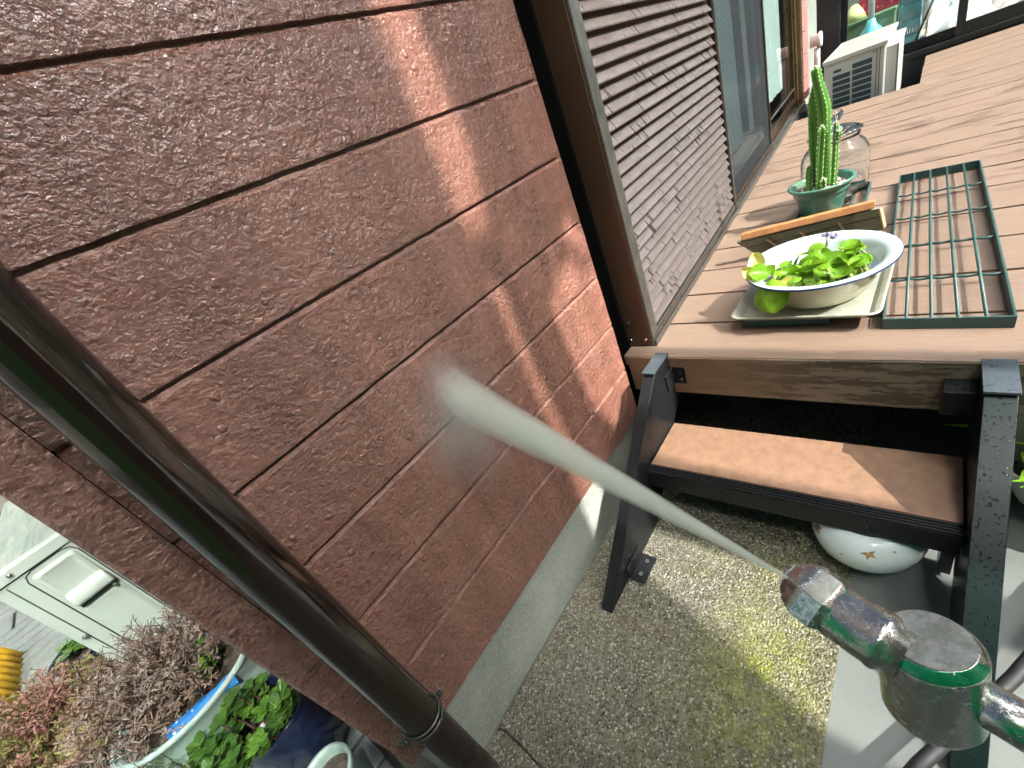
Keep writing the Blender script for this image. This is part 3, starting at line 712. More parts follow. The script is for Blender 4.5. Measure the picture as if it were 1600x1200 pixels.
for k,(x_,y_) in enumerate(spots):
    a=rnd.uniform(0,2*math.pi); h=rnd.uniform(.010,.034); 
    if x_>BC[0]+.02: h*=.9
    b0=Vector((x_+rnd.uniform(-.02,.02),y_+rnd.uniform(-.02,.02),WZ-.004)); b1=Vector((x_,y_,WZ+h))
    mid=(b0+b1)/2+Vector((0,0,.006))
    tube(stl,[b0,mid,b1],[.0042,.0030,.0016],8)
    dv=Vector((math.cos(a),math.sin(a),rnd.uniform(-.1,.5))); L=rnd.uniform(.018,.042)
    leaf(lv,b1-dv.normalized()*.002,dv,(rnd.uniform(-.6,.3),rnd.uniform(-.5,.5),1),L,L*.52,rnd.uniform(-.3,.8),rnd.uniform(-.1,.6),round_=.42)
# drooping big leaf over the rim near the wall side
leaf(lv,(BC[0]-.098,BC[1]+.060,BC[2]+RH+.012),(-.75,.10,-.65),(-.6,.2,.8),.062,.034,-.35,.25,round_=.4)
leaf(lv,(BC[0]-.060,BC[1]+.075,BC[2]+RH+.006),(-.3,.6,.3),(-.6,.2,.8),.036,.02,.3,.2,round_=.4)
obj('leaves',lv,M['hyac'],hy); obj('stalks',stl,M['stalk'],hy)
bm=bmesh.new()
leaf(bm,(BC[0]-.045,BC[1]+.092,BC[2]+RH+.004),(.4,.25,.55),(-.8,0,.6),.045,.016,.5,.1); leaf(bm,(BC[0]-.062,BC[1]+.095,BC[2]+RH+.001),(-.1,.55,.55),(-.8,0,.6),.035,.013,.5,.2)
obj('withered_leaf',bm,M['yellowleaf'],hy)
bm=bmesh.new(); leaf(bm,(BC[0]-.075,BC[1]+.03,WZ+.01),(-.3,.3,.3),(-.8,0,.6),.030,.014,.5,.2); obj('withered_leaf',bm,M['yellowleaf'],hy)
bm=bmesh.new(); fp=Vector((BC[0]+.012,BC[1]-.012,WZ)); tube(bm,[fp,fp+Vector((.004,0,.03)),fp+Vector((.012,-.002,.058))],[.003,.0025,.002],8); obj('flower_stem',bm,M['stalk'],hy)
bm=bmesh.new(); ft=fp+Vector((.012,-.002,.052))
for a in range(5):
    leaf(bm,ft+Vector((0,-.008,0)),(math.cos(a*1.25),math.sin(a*1.25)-.6,.6),(0,0,1),.014,.004,.3,-.2)
fl=obj('flower',bm,M['flower'],hy)
bm=bmesh.new()
for a in range(7): leaf(bm,ft+Vector((.004,.003,.004)),(math.cos(a*.9),math.sin(a*.9),.9),(0,0,1),.013,.003,.3,.3)
obj('withered_bud',bm,M['flowerdark'],fl)

# ================================================================= WOODEN SLATTED BOARD
wb=thing('slatted_board','weathered grey wooden board with an orange strip, leaning between basin and cactus pot','board')
A=Vector((1.256,-.163,.3065)); B_=Vector((1.318,-.427,.3065)); Cc=Vector((1.272,-.419,.374)); Dd=Vector((1.222,-.124,.361))
def quadslab(bm,P,th,nrm):
    nrm=nrm.normalized()*th
    a=[bm.verts.new(p) for p in P]; b=[bm.verts.new(p+nrm) for p in P]
    bm.faces.new(a); bm.faces.new(b[::-1])
    for i in range(4): bm.faces.new((a[i],b[i],b[(i+1)%4],a[(i+1)%4]))
nb=(B_-A).cross(Dd-A); nb=nb if nb.x>0 else -nb
bm=bmesh.new(); up_=(Dd-A); 
quadslab(bm,[A,B_,B_.lerp(Cc,.60),A.lerp(Dd,.60)],.010,nb); quadslab(bm,[A.lerp(Dd,.64),B_.lerp(Cc,.64),Cc,Dd],.010,nb)
bmesh.ops.recalc_face_normals(bm,faces=bm.faces[:]); obj('plank',bm,M['greyboard'],wb,bevel=.001)
bm=bmesh.new(); upv=Vector((0.02,0,1)); e0=Vector((1.216,-.137,.370)); e1=Vector((1.263,-.413,.380))
quadslab(bm,[e0,e1,e1+Vector((.003,0,.0145)),e0+Vector((.003,0,.0145))],.016,Vector((1,0,0)))
bmesh.ops.recalc_face_normals(bm,faces=bm.faces[:]); obj('orange_strip',bm,M['orange'],wb,bevel=.001)
for t_ in (.21,.46,.73):
    bm=bmesh.new(); p=A.lerp(B_,t_); q=Dd.lerp(Cc,t_); w_=Vector((0,-.006,0)); off=-nb.normalized()*.003
    quadslab(bm,[p.lerp(q,.25)+off,p.lerp(q,.25)+w_+off,p.lerp(q,.86)+w_+off,p.lerp(q,.86)+off],.0025,nb)
    bmesh.ops.recalc_face_normals(bm,faces=bm.faces[:]); obj('batten',bm,M['rawwood'],wb)
bm=bmesh.new(); quadslab(bm,[B_,B_+Vector((.012,-.004,0)),Cc+Vector((.012,-.004,-.002)),Cc],.003,Vector((0,-1,0))); bmesh.ops.recalc_face_normals(bm,faces=bm.faces[:]); obj('end_batten',bm,M['rawwood'],wb)

# ================================================================= CACTUS POT + JAR
pt=thing('flower_pot','green glazed flower pot holding the tall cactus','pot')
PC=(1.468,-.279,ZD+.022)
bm=bmesh.new()
lathe(bm,[(0,0),(.048,0),(.050,.003),(.060,.045),(.0625,.052),(.066,.055),(.064,.058),(.0675,.062),(.066,.065),(.072,.071),(.078,.074),(.079,.078),(.077,.081),(.0715,.080),(.068,.076),(.062,.06)],PC,64)
obj('pot_body',bm,M['greenpot'],pt,smooth=True)
bm=bmesh.new(); rr=lathe(bm,[(.0005,.066),(.02,.067),(.045,.064),(.0645,.065)],PC,40); obj('soil',bm,M['soil'],pt)
bm=bmesh.new()
for k in range(46):
    a=rnd.uniform(0,6.28); q=.056*math.sqrt(rnd.random()); s_=rnd.uniform(.002,.0045)
    bmesh.ops.create_icosphere(bm,subdivisions=1,radius=s_,matrix=Matrix.Translation((PC[0]+q*math.cos(a),PC[1]+q*math.sin(a),PC[2]+.067)))
obj('gravel',bm,M['pebble'],pt)
ca=thing('cactus','tall ribbed columnar cactus with small offshoots in the green pot','cactus')
def cstem(pts,rad,ribs,name='stem'):
    bm=bmesh.new(); n=ribs*6
    # resample
    P=[];Rr=[]
    for i in range(len(pts)-1):
        for k in range(10):
            t_=k/10; P.append(Vector(pts[i]).lerp(Vector(pts[i+1]),t_)); Rr.append(rad[i]*(1-t_)+rad[i+1]*t_)
    P.append(Vector(pts[-1])); Rr.append(rad[-1])
    P.append(P[-1]+Vector((0,0,rad[-1]*.6))); Rr.append(rad[-1]*.35)
    rg=tube(bm,P,Rr,n,True,ribs=(ribs,.36))
    s_=obj(name,bm,M['cactus'],ca)
    sb=bmesh.new(); L=0
    for i in range(1,len(P)):
        L+=(P[i]-P[i-1]).length
        if L>.0075 or i>len(P)-3:
            L=0
            for r_i in range(ribs):
                v=rg[i][r_i*6].co if False else None
                u0=rg_co[i][r_i*6] if False else None
    return s_,P,Rr,ribs
def cactus_stem(pts,rad,ribs,off=0):
    P=[];Rr=[]
    for i in range(len(pts)-1):
        for k in range(12):
            t_=k/12; P.append(Vector(pts[i]).lerp(Vector(pts[i+1]),t_)); Rr.append(rad[i]*(1-t_)+rad[i+1]*t_)
    P.append(Vector(pts[-1])); Rr.append(rad[-1]); P.append(P[-1]+Vector((0,0,rad[-1]*.5))); Rr.append(rad[-1]*.6); P.append(P[-1]+Vector((0,0,rad[-1]*.25))); Rr.append(rad[-1]*.15)
    # smooth the path a little
    for _ in range(6):
        P=[P[0]]+[(P[i-1]+P[i]*2+P[i+1])/4 for i in range(1,len(P)-1)]+[P[-1]]
    bm=bmesh.new(); sb=bmesh.new(); rings=[]; n=ribs*8; acc=0
    for i,(p,r) in enumerate(zip(P,Rr)):
        ring=[]
        for j in range(n):
            a=2*math.pi*j/n+off; rib=abs(math.cos((a-off)*ribs/2))**1.6
            q=p+Vector((math.cos(a),math.sin(a),0))*r*(.42+.48*rib)
            ring.append(bm.verts.new(q))
        rings.append(ring)
        if i: acc+=(P[i]-P[i-1]).length
        if acc>.0085 or i>len(P)-3:
            acc=0
            for k in range(ribs):
                v=ring[k*8].co; d=(v-p); d.z=0
                if d.length<1e-5: continue
                d.normalize()
                bmesh.ops.create_icosphere(sb,subdivisions=1,radius=.0014,matrix=Matrix.Translation(v))
                for _ in range(5):
                    dd=(d+Vector((rnd.uniform(-.8,.8),rnd.uniform(-.8,.8),rnd.uniform(-.5,.9)))).normalized()*.0048
                    s1=dd.cross(Vector((0,0,1))).normalized()*.0004
                    sb.faces.new([sb.verts.new(v-s1),sb.verts.new(v+s1),sb.verts.new(v+dd)])
    for a,b in zip(rings,rings[1:]):
        for j in range(n):
            f=bm.faces.new((a[j],a[(j+1)%n],b[(j+1)%n],b[j])); f.smooth=True
    s_=obj('stem',bm,M['cactus'],ca); obj('spines',sb,M['spine'],s_)
cactus_stem([(1.47,-.288,.385),(1.472,-.287,.50),(1.472,-.287,.585),(1.47,-.274,.645),(1.47,-.271,.668)],[.016,.0170,.0175,.0130,.0120],4,.5)
cactus_stem([(1.478,-.266,.385),(1.478,-.262,.50),(1.476,-.262,.60),(1.472,-.268,.64)],[.010,.0140,.014,.006],3,.3)
cactus_stem([(1.452,-.277,.385),(1.452,-.280,.46),(1.452,-.285,.538)],[.0100,.0122,.0112],4,.9)
cactus_stem([(1.462,-.308,.385),(1.462,-.312,.46),(1.462,-.314,.54)],[.0075,.008,.006],4,.2)
cactus_stem([(1.455,-.253,.385),(1.455,-.253,.43),(1.455,-.254,.452)],[.0075,.0085,.006],4,.4)
cactus_stem([(1.440,-.289,.385),(1.440,-.289,.415)],[.0085,.0085],4,.8)
cactus_stem([(1.462,-.314,.49),(1.455,-.320,.512),(1.455,-.321,.52)],[.004,.007,.006],4,.2)
jr=thing('glass_jar','large clear glass jar with a knobbed glass lid behind the cactus pot','jar')
JC=(1.600,-.292,ZD+.0215)
bm=bmesh.new()
out=[(.0,0),(.064,0),(.071,.006),(.0745,.02),(.0755,.10),(.073,.118),(.064,.136),(.055,.146),(.052,.152),(.055,.160)]
inn=[(.051,.160),(.0485,.151),(.052,.143),(.061,.133),(.0695,.116),(.0718,.10),(.0710,.022),(.067,.010),(0,.006)]
out=[(a*1.1,b*.96) for a,b in out]; inn=[(a*1.1,b*.96) for a,b in inn]; lathe(bm,out+inn,JC,64); obj('jar_body',bm,M['jar'],jr,smooth=True)
bm=bmesh.new()
lathe(bm,[(0,.163),(.050,.163),(.062,.166),(.0655,.170),(.060,.174),(.045,.180),(.022,.186),(.012,.190),(.010,.196),(.014,.203),(.0195,.211),(.020,.218),(.015,.225),(0,.228)],(JC[0],JC[1],JC[2]-.0062),56); obj('lid',bm,M['jar'],jr,smooth=True)
def textmesh(body,size,mat,parent,Mx,ext=.0003,name='lettering'):
    cu=D.curves.new('t','FONT'); cu.body=body; cu.size=size; cu.extrude=ext; cu.align_x='CENTER'; cu.align_y='CENTER'
    to=D.objects.new('t',cu); COL.objects.link(to); bpy.context.view_layer.update()
    me=D.meshes.new_from_object(to.evaluated_get(bpy.context.evaluated_depsgraph_get())); D.objects.remove(to)
    me.transform(Mx); me.name=name
    return obj(name,me,mat,parent)
def frame(o,xd,zd):
    xd=Vector(xd).normalized(); zd=Vector(zd); zd=(zd-xd*zd.dot(xd)).normalized(); yd=zd.cross(xd)
    m=Matrix.Identity(4)
    for i,v in enumerate((xd,yd,zd)):
        for k in range(3): m[k][i]=v[k]
    m.translation=Vector(o); return m
a=math.radians(222); o_=Vector((JC[0]+.0840*math.cos(a),JC[1]+.0840*math.sin(a),JC[2]+.055))
textmesh('HIN',.026,M['jartext'],jr,frame(o_,(-math.sin(a),math.cos(a),0),(math.cos(a),math.sin(a),0)))

# ================================================================= FAR AIR CONDITIONER
ac=thing('air_conditioner','white outdoor air conditioner unit behind the far end of the deck','air conditioner')
AX0,AX1,AY0,AY1,AZ0,AZ1=3.15,3.80,-.294,-.044,.02,.500
bm=bmesh.new(); box(bm,(AX0,AY0,AZ0),(AX1,AY1,AZ1)); obj('casing',bm,M['white_paint'],ac,bevel=.008,seg=3)
bm=bmesh.new(); box(bm,(AX0-.006,AY0-.006,AZ1-.006),(AX1+.005,AY1+.005,AZ1+.010))
for k in range(9): box(bm,(AX0+.03+k*.07,AY0+.02,AZ1+.0102),(AX0+.055+k*.07,AY1-.02,AZ1+.0125))
obj('top_cover',bm,M['white_paint'],ac,bevel=.004)
gr_=bmesh.new()
for j,(ya,yb) in enumerate(((-.156,-.082),(-.243,-.164))):
    z=.462; k=0
    while z>.10:
        if j==0 and k==0: box(gr_,(AX0-.0012,-.118,z-.016),(AX0+.004,-.085,z-.004))
        else: box(gr_,(AX0-.0012,ya,z-.0225),(AX0+.004,yb,z-.002))
        z-=.0268; k+=1
obj('side_slots',gr_,M['acdark'],ac)
bm=bmesh.new(); box(bm,(AX0-.001,-.262,.05),(AX0+.001,-.259,.49)); box(bm,(AX0-.001,-.274,.05),(AX0+.001,-.271,.49)); obj('panel_seam',bm,M['acdark'],ac)
for y_,z_ in ((-.075,.486),(-.25,.478)):
    bm=bmesh.new(); tube(bm,[(AX0-.002,y_,z_),(AX0-.008,y_,z_)],.004,8); obj('screw',bm,M['screw'],ac)
gd=bmesh.new()
box(gd,(AX0+.04,AY0-.045,.46),(AX1-.05,AY0-.002,.475)); box(gd,(AX0+.04,AY0-.045,.06),(AX0+.05,AY0-.002,.46)); box(gd,(AX0+.04,AY0-.047,.06),(AX0+.052,AY0-.040,.475)); box(gd,(AX0+.045,AY0-.010,.06),(AX0+.055,AY0-.002,.46))
z=.44
while z>.08: box(gd,(AX0+.041,AY0-.040,z),(AX1-.05,AY0-.008,z+.005)); z-=.0125
obj('fan_guard',gd,M['white_paint'],ac,bevel=.0008)
bm=bmesh.new(); tube(bm,[(3.6,.054,.20),(3.6,.054,.50),(3.6,.054,.552)],.016,16); tag(obj('drain_pipe',bm,M['pvc']),'grey plastic pipe with a round cap beside the far air conditioner','pipe')
pv=D.objects['drain_pipe']
bm=bmesh.new(); tube(bm,[(3.6,.085,.588),(3.6,.046,.588),(3.6,.042,.588),(3.6,.030,.588)],[.028,.030,.036,.036],20); obj('cap',bm,M['pvc'],pv)

# ================================================================= WING WITH GLASS DOORS (plane x=3.8)
wg=thing('glass_door_front','charcoal framed glass doors of the room at the far end of the deck','door')
bm=bmesh.new()
box(bm,(3.80,-.03,-.01),(3.86,.085,1.3)); obj('corner_post',bm,M['winframe'],wg,bevel=.002)
bm=bmesh.new(); box(bm,(3.79,-3.4,ZD+.002),(3.86,-.031,ZD+.032)); box(bm,(3.80,-3.4,-.01),(3.86,-.031,ZD+.0015)); obj('threshold',bm,M['winframe'],wg,bevel=.002)
def wpanel(y0,y1,xf,mt,rail,s0=.035,s1=.035,bo=ZD+.033):
    bm=bmesh.new(); box(bm,(xf,y0,bo),(xf+.022,y0+s0,1.3)); box(bm,(xf,y1-s1,bo),(xf+.022,y1,1.3)); box(bm,(xf,y0+s0,bo),(xf+.022,y1-s1,bo+rail))
    f_=obj('door_frame',bm,mt,wg,bevel=.0015); bm=bmesh.new(); box(bm,(xf+.009,y0+s0,bo+rail),(xf+.012,y1-s1,1.3)); obj('pane',bm,M['glass'],f_)
wpanel(-.545,-.032,3.835,M['winframe2'],.048,.002,.03,ZD+.0325)
wpanel(-1.30,-.545,3.806,M['winframe'],.058)
wpanel(-2.1,-1.27,3.835,M['winframe'],.055,bo=ZD+.0326)
# room behind
r2=thing('sunroom','sunroom interior behind the charcoal glass doors','room')
bm=bmesh.new(); box(bm,(3.87,-3.4,.20),(6.2,.6,.24)); obj('floor',bm,M['room'],r2)
bm=bmesh.new(); box(bm,(6.2,-3.4,.2),(6.3,.6,1.7)); box(bm,(3.9,.3,.2),(6.2,.4,1.7)); obj('wall',bm,simple('room wall green grey',(.22,.25,.22),.8,0,.2,3),r2)
def basket(name,label,c,s,mat,holes=True):
    b=thing(name,label,'basket'); x_,y_,z_=c; sx_,sy_,sz_=s; bm=bmesh.new()
    for (a0,b0,a1,b1) in ((-sx_,-sy_,-sx_+.008,sy_),(sx_-.008,-sy_,sx_,sy_),(-sx_+.008,-sy_,sx_-.008,-sy_+.008),(-sx_+.008,sy_-.008,sx_-.008,sy_)):
        n=7
        for k in range(5): box(bm,(x_+a0,y_+b0,z_+sz_*k/5),(x_+a1,y_+b1,z_+sz_*k/5+sz_*.09))
        L=max(a1-a0,b1-b0)
        for k in range(9):
            f0=k/9
            if a1-a0>b1-b0: box(bm,(x_+a0+L*f0,y_+b0+.001,z_),(x_+a0+L*f0+L*.045,y_+b1-.001,z_+sz_))
            else: box(bm,(x_+a0+.001,y_+b0+L*f0,z_),(x_+a1-.001,y_+b0+L*f0+L*.045,z_+sz_))
    obj('lattice',bm,mat,b); bm=bmesh.new(); box(bm,(x_-sx_+.009,y_-sy_+.009,z_),(x_+sx_-.009,y_+sy_-.009,z_+.02)); obj('bottom',bm,mat,b); return b
bm=bmesh.new(); box(bm,(4.22,-.26,.24),(4.55,-.02,.555)); box(bm,(4.21,-.265,.54),(4.56,-.015,.56)); tag(obj('storage_box',bm,M['greenplastic'],bevel=.006),'dull green storage box behind the far glass','box')
basket('basket','red plastic basket on the green storage box',(4.40,-.17,.562),(.10,.10,.18),M['redplastic'])
basket('basket','teal plastic basket standing behind the pole stand',(4.42,-.325,.24),(.10,.055,.42),M['blueplastic'])
bm=bmesh.new(); lathe(bm,[(0,.09),(.02,.085),(.05,.05),(.075,.0),(.070,0),(.04,.05),(0,.08)],(4.30,-.045,.562),24,sx=1,sy=.9); tag(obj('sun_hat',bm,M['yellowgreen']),'pale yellow hat lying on the green storage box','hat')
ps=thing('pole_stand','white pole stand with sky blue hub on the sunroom floor','stand')
PP=Vector((4.12,-.150,0))
bm=bmesh.new(); tube(bm,[PP+Vector((0,0,.50)),PP+Vector((0,0,1.5))],.016,14); obj('pole',bm,M['whitesheet'],ps)
bm=bmesh.new(); lathe(bm,[(0,.555),(.02,.55),(.028,.52),(.055,.49),(.055,.47),(0,.47)],(PP.x,PP.y,0),20); obj('hub',bm,M['cyan'],ps)
for a in (-2.3,-.4,1.4):
    bm=bmesh.new(); d_=Vector((math.cos(a),math.sin(a),0)); tube(bm,[PP+Vector((0,0,.485)),PP+d_*.30+Vector((0,0,.26))],.014,10); obj('leg',bm,M['whitesheet'],ps)
bm=bmesh.new(); n=22; G=[[bm.verts.new((4.35+.9*i/n,-.40-.75*j/n*1.0+.05*noise.noise(Vector((i*.3,j*.3,1))),.27+.16*abs(noise.noise(Vector((i*.28,j*.28,4))))+.10*(i/n))) for j in range(n+1)] for i in range(n+1)]
for i in range(n):
    for j in range(n):
        f=bm.faces.new((G[i][j],G[i+1][j],G[i+1][j+1],G[i][j+1])); f.smooth=True
md=obj('blanket',bm,M['cloth']); md.modifiers.new('solid','SOLIDIFY').thickness=.01; tag(md,'crumpled grey and pink blanket on the sunroom floor','blanket')
sh_=thing('striped_sheet','green sheet with blue and white stripes inside the right glass door','sheet')
bm=bmesh.new(); box(bm,(4.10,-1.6,.262),(4.75,-.60,.268)); obj('green_field',bm,M['greensheet'],sh_)
bm=bmesh.new(); box(bm,(4.30,-1.6,.2685),(4.33,-.60,.2700)); box(bm,(4.52,-1.6,.2685),(4.54,-.60,.2700)); obj('blue_stripe',bm,M['bluesheet'],sh_)
bm=bmesh.new(); box(bm,(4.06,-1.6,.2600),(4.10,-.58,.272)); box(bm,(4.36,-1.6,.2685),(4.42,-.60,.2700)); box(bm,(4.10,-.60,.2600),(4.75,-.575,.272)); obj('white_border',bm,M['whitesheet'],sh_)
bm=bmesh.new(); tube(bm,[(3.98,-.33,.25),(4.25,-.50,.70)],.006,8); tag(obj('rod',bm,M['winframe2']),'thin dark rod leaning behind the far glass','rod')

# ================================================================= UNDER THE STEP
sb=thing('star_bowl','white glazed round pot with gold stars standing under the step','pot')
SC=(.600,-.472,.0)
bm=bmesh.new()
prof=[(0,.0005),(.030,.0005),(.050,.008),(.068,.022),(.079,.042),(.082,.060),(.080,.078),(.070,.094),(.056,.104),(.050,.100),(.06,.06),(.05,.02),(0,.01)]
lathe(bm,prof,SC,64); obj('bowl',bm,M['bowl'],sb,smooth=True)
def star_on(cdir,zc,sz,par,rot=0,pts=5):
    bm=bmesh.new()
    def rad(z):
        for (r0,z0),(r1,z1) in zip(prof[1:7],prof[2:8]):
            if z0<=z<=z1: return r0+(r1-r0)*(z-z0)/(z1-z0)
        return .06
    nrm_z=.0
    V=[]
    for k in range(10):
        a=k*math.pi/5+rot; q=sz if k%2==0 else sz*.42
        V.append((q*math.cos(a),q*math.sin(a)))
    def P(u,v):
        # move on the surface
        z=zc+v*.75; r=rad(z)+.0008; a=cdir+u/r
        return (SC[0]+r*math.cos(a),SC[1]+r*math.sin(a),SC[2]+z-v*0)
    c=bm.verts.new(P(0,0)); W_=[bm.verts.new(P(*v)) for v in V]
    for k in range(10): bm.faces.new((c,W_[k],W_[(k+1)%10]))
    obj('star',bm,M['gold'],par)
for a,z,s_ in ((3.25,.086,.012),(2.15,.080,.012),(4.1,.030,.010),(2.80,.070,.004),(3.7,.09,.0035)): star_on(a,z,s_,sb,a)
pl=thing('planter','white plastic planter with fresh green leaves right of the step','planter')
bm=bmesh.new()
PLC=(.822,-.768,0)
lathe(bm,[(0,.001),(.105,.001),(.118,.008),(.150,.085),(.155,.092),(.152,.10),(.146,.094),(.135,.08)],PLC,12); 
obj('planter_body',bm,M['planter'],pl,bevel=.003)
bm=bmesh.new(); lathe(bm,[(.0005,.082),(.07,.086),(.138,.082)],PLC,24); obj('soil',bm,simple('dark soil',(.03,.022,.018),.9,0,.5,60,90,1,.006),pl)
gp=tag(obj('leafy_plant',(lambda b:b)(bmesh.new()),M['succdark']),'narrow bright green leaves growing in the white planter','plant')
bm=bmesh.new()
for k in range(60):
    a=rnd.uniform(0,6.28); q=.10*math.sqrt(rnd.random()); b0=(PLC[0]+q*math.cos(a),PLC[1]+.02+q*math.sin(a),.085); a2=rnd.uniform(0,6.28)
    leaf(bm,b0,(math.cos(a2)*.8-.3,math.sin(a2)*.7+.12,1.0),(0,0,1),rnd.uniform(.06,.12),.006,.2,.5,5)
bm.to_mesh(gp.data); bm.free()
gp.data.materials.clear(); gp.data.materials.append(M['hyac'])
bm=bmesh.new(); tube(bm,[(.16,-.50,.030),(.274,-.553,.030),(.431,-.640,.030),(.60,-.72,.04),(.8,-.85,.05)],.0085,14); tag(obj('black_hose',bm,M['blackrubber']),'black hose crossing the pale floor at the lower right','hose')

# ================================================================= LEFT: SECOND AIR CONDITIONER
a2=thing('air_conditioner','pale greenish air conditioner unit with a moulded handle behind the house corner','air conditioner')
bx0,bx1,by0,by1,bz1=-.395,-.085,.90,1.62,.487
bm=bmesh.new(); box(bm,(bx0,by0,.02),(bx1,by1,bz1)); obj('casing',bm,M['acwhite'],a2,bevel=.006,seg=3)
bm=bmesh.new(); box(bm,(bx0-.004,by0-.005,bz1-.022),(bx1,by0-.0005,bz1+.004)); box(bm,(bx0-.004,by0-.0005,bz1+.0005),(bx1,by0+.022,bz1+.006)); obj('top_flange',bm,M['acwhite'],a2,bevel=.003)
bm=bmesh.new(); box(bm,(bx0+.004,by0+.0225,bz1+.0005),(bx1,by1,bz1+.004)); obj('top_cover',bm,M['streak'],a2,bevel=.002)
for x_,z_ in ((-.235,.478),(-.350,.478),(-.378,.265)):
    bm=bmesh.new(); bmesh.ops.create_uvsphere(bm,u_segments=12,v_segments=8,radius=.0055,matrix=Matrix.Translation((x_,by0-.006,z_))); obj('screw',bm,M['screw'],a2,smooth=True)
def seam(bm,pts,y,w=.0015):
    tube(bm,[(p[0],y,p[1]) for p in pts],w,6)
bm=bmesh.new()
seam(bm,[(bx0,bz1-.024),(bx1,bz1-.024)],by0-.0003,.0013)
seam(bm,[(bx0+.022,bz1-.03),(bx0+.022,.05)],by0-.0001,.0013)
HX0,HX1,HZ1=-.347,-.252,.460
P_=[(HX0,.06),(HX0,HZ1-.02),(HX0+.006,HZ1-.006),(HX0+.02,HZ1),(HX1-.02,HZ1),(HX1-.006,HZ1-.006),(HX1,HZ1-.02),(HX1,.06)]
seam(bm,P_,by0-.0003,.0014)
obj('panel_seam',bm,M['under'],a2)
# moulded recess: raised boss with shaded hollow
bm=bmesh.new()
def loft(bm,R_):
    rings=[[bm.verts.new(p) for p in r] for r in R_]
    for a_,b in zip(rings,rings[1:]):
        n=len(a_)
        for j in range(n):
            f=bm.faces.new((a_[j],a_[(j+1)%n],b[(j+1)%n],b[j])); f.smooth=False
    return rings
def rr_(x0,x1,z0,z1,y,r=.008): return [(p[0],y,p[1]) for p in rrect(x0,z0,x1,z1,r,4)]
rg=loft(bm,[rr_(-.338,-.258,.340,.448,by0-.0005),rr_(-.336,-.260,.342,.446,by0-.005),rr_(-.330,-.266,.350,.440,by0-.0075),rr_(-.322,-.272,.354,.430,by0-.0035)])
cap(bm,rg[-1]); obj('handle_recess',bm,M['acwhite'],a2,bevel=.0015)
bm=bmesh.new(); prism(bm,[(by0-.004,.374),(by0-.018,.366),(by0-.024,.352),(by0-.023,.338),(by0-.014,.333),(by0-.006,.350)],'x',-.336,-.258)
hd=obj('handle',bm,M['acwhite'],a2,bevel=.005,seg=3)
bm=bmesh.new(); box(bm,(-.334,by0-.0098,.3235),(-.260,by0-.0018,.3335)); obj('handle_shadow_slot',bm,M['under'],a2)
bm=bmesh.new(); tube(bm,[(-.268,by0-.010,.326),(-.268,by0-.017,.322)],.004,8); obj('handle_plug',bm,M['greenplastic'],hd)
bm=bmesh.new(); rg=loft(bm,[rr_(-.338,-.258,.07,.322,by0-.0005),rr_(-.335,-.261,.075,.319,by0-.0035),rr_(-.318,-.268,.085,.308,by0-.0055)]); cap(bm,rg[-1]); obj('lower_relief',bm,M['acwhite'],a2,bevel=.002)
# small printed marks
bm=bmesh.new(); yk=by0-.0009
def mk(x0,z0,x1,z1,m_=0):
    f_=lambda z:.240+(z-.206)*.842
    box(bm,(x0-.027,yk,f_(z0)),(x1-.027,by0+.0004,f_(z1)),m_)
mk(-.203,.334,-.200,.348); mk(-.197,.335,-.1955,.345); mk(-.203,.322,-.199,.324);mk(-.197,.318,-.194,.326); mk(-.203,.306,-.200,.314);mk(-.198,.306,-.194,.308)
mk(-.207,.286,-.190,.296)
mk(-.208,.281,-.186,.283); mk(-.208,.264,-.186,.266); mk(-.208,.2662,-.206,.2808); mk(-.188,.2662,-.186,.2808); mk(-.199,.270,-.195,.277)
mk(-.206,.242,-.188,.256); mk(-.204,.226,-.192,.238)
mk(-.205,.204,-.202,.208)
obj('printed_mark',bm,simple('black print',(.01,.015,.015),.5),a2)

# ================================================================= LEFT: PLANTS
def pot(name,label,c,prof,mat,soilz,soilr,n=40,sx=1,sy=1,rot=0,cat='pot'):
    p=thing(name,label,cat); bm=bmesh.new(); lathe(bm,prof,c,n,sx=sx,sy=sy,rot=rot); obj('pot_body',bm,mat,p,smooth=True)
    bm=bmesh.new(); lathe(bm,[(.0005,soilz+.003),(soilr*.6,soilz+.004),(soilr,soilz)],c,n,sx=sx,sy=sy,rot=rot); obj('soil',bm,M['soil'],p); return p
# oval white planter
OC=(-.268,.502,0)
ov=pot('oval_planter','pale mint oval planter with a blue cloth on its soil',OC,[(0,.001),(.070,.001),(.076,.01),(.086,.16),(.088,.198),(.094,.204),(.094,.212),(.088,.213),(.084,.205),(.080,.17)],M['mint'],.175,.080,64,1.42,1.06,0,'planter')
for k in range(3): pass
bm=bmesh.new(); n=14
def cloth(cx_,cy_,L,Wd,rot,z):
    G=[[None]*(n+1) for _ in range(n+1)]
    for i in range(n+1):
        for j in range(n+1):
            u=(i/n-.5)*L; v=(j/n-.5)*Wd*(1-.35*abs(math.sin(i/n*math.pi*2)) )
            x_=cx_+u*math.cos(rot)-v*math.sin(rot); y_=cy_+u*math.sin(rot)+v*math.cos(rot)
            G[i][j]=bm.verts.new((x_,y_,z+.012*math.sin(j/n*math.pi)+.005*noise.noise(Vector((x_*60,y_*60,0)))))
    for i in range(n):
        for j in range(n):
            f=bm.faces.new((G[i][j],G[i+1][j],G[i+1][j+1],G[i][j+1])); f.smooth=True
cloth(OC[0]+.012,OC[1]-.066,.125,.045,-.18,.196)
c_=obj('blue_cloth',bm,M['bluecloth']); c_.modifiers.new('s','SOLIDIFY').thickness=.003; tag(c_,'blue cloth with white butterflies tucked inside the mint planter rim','cloth')
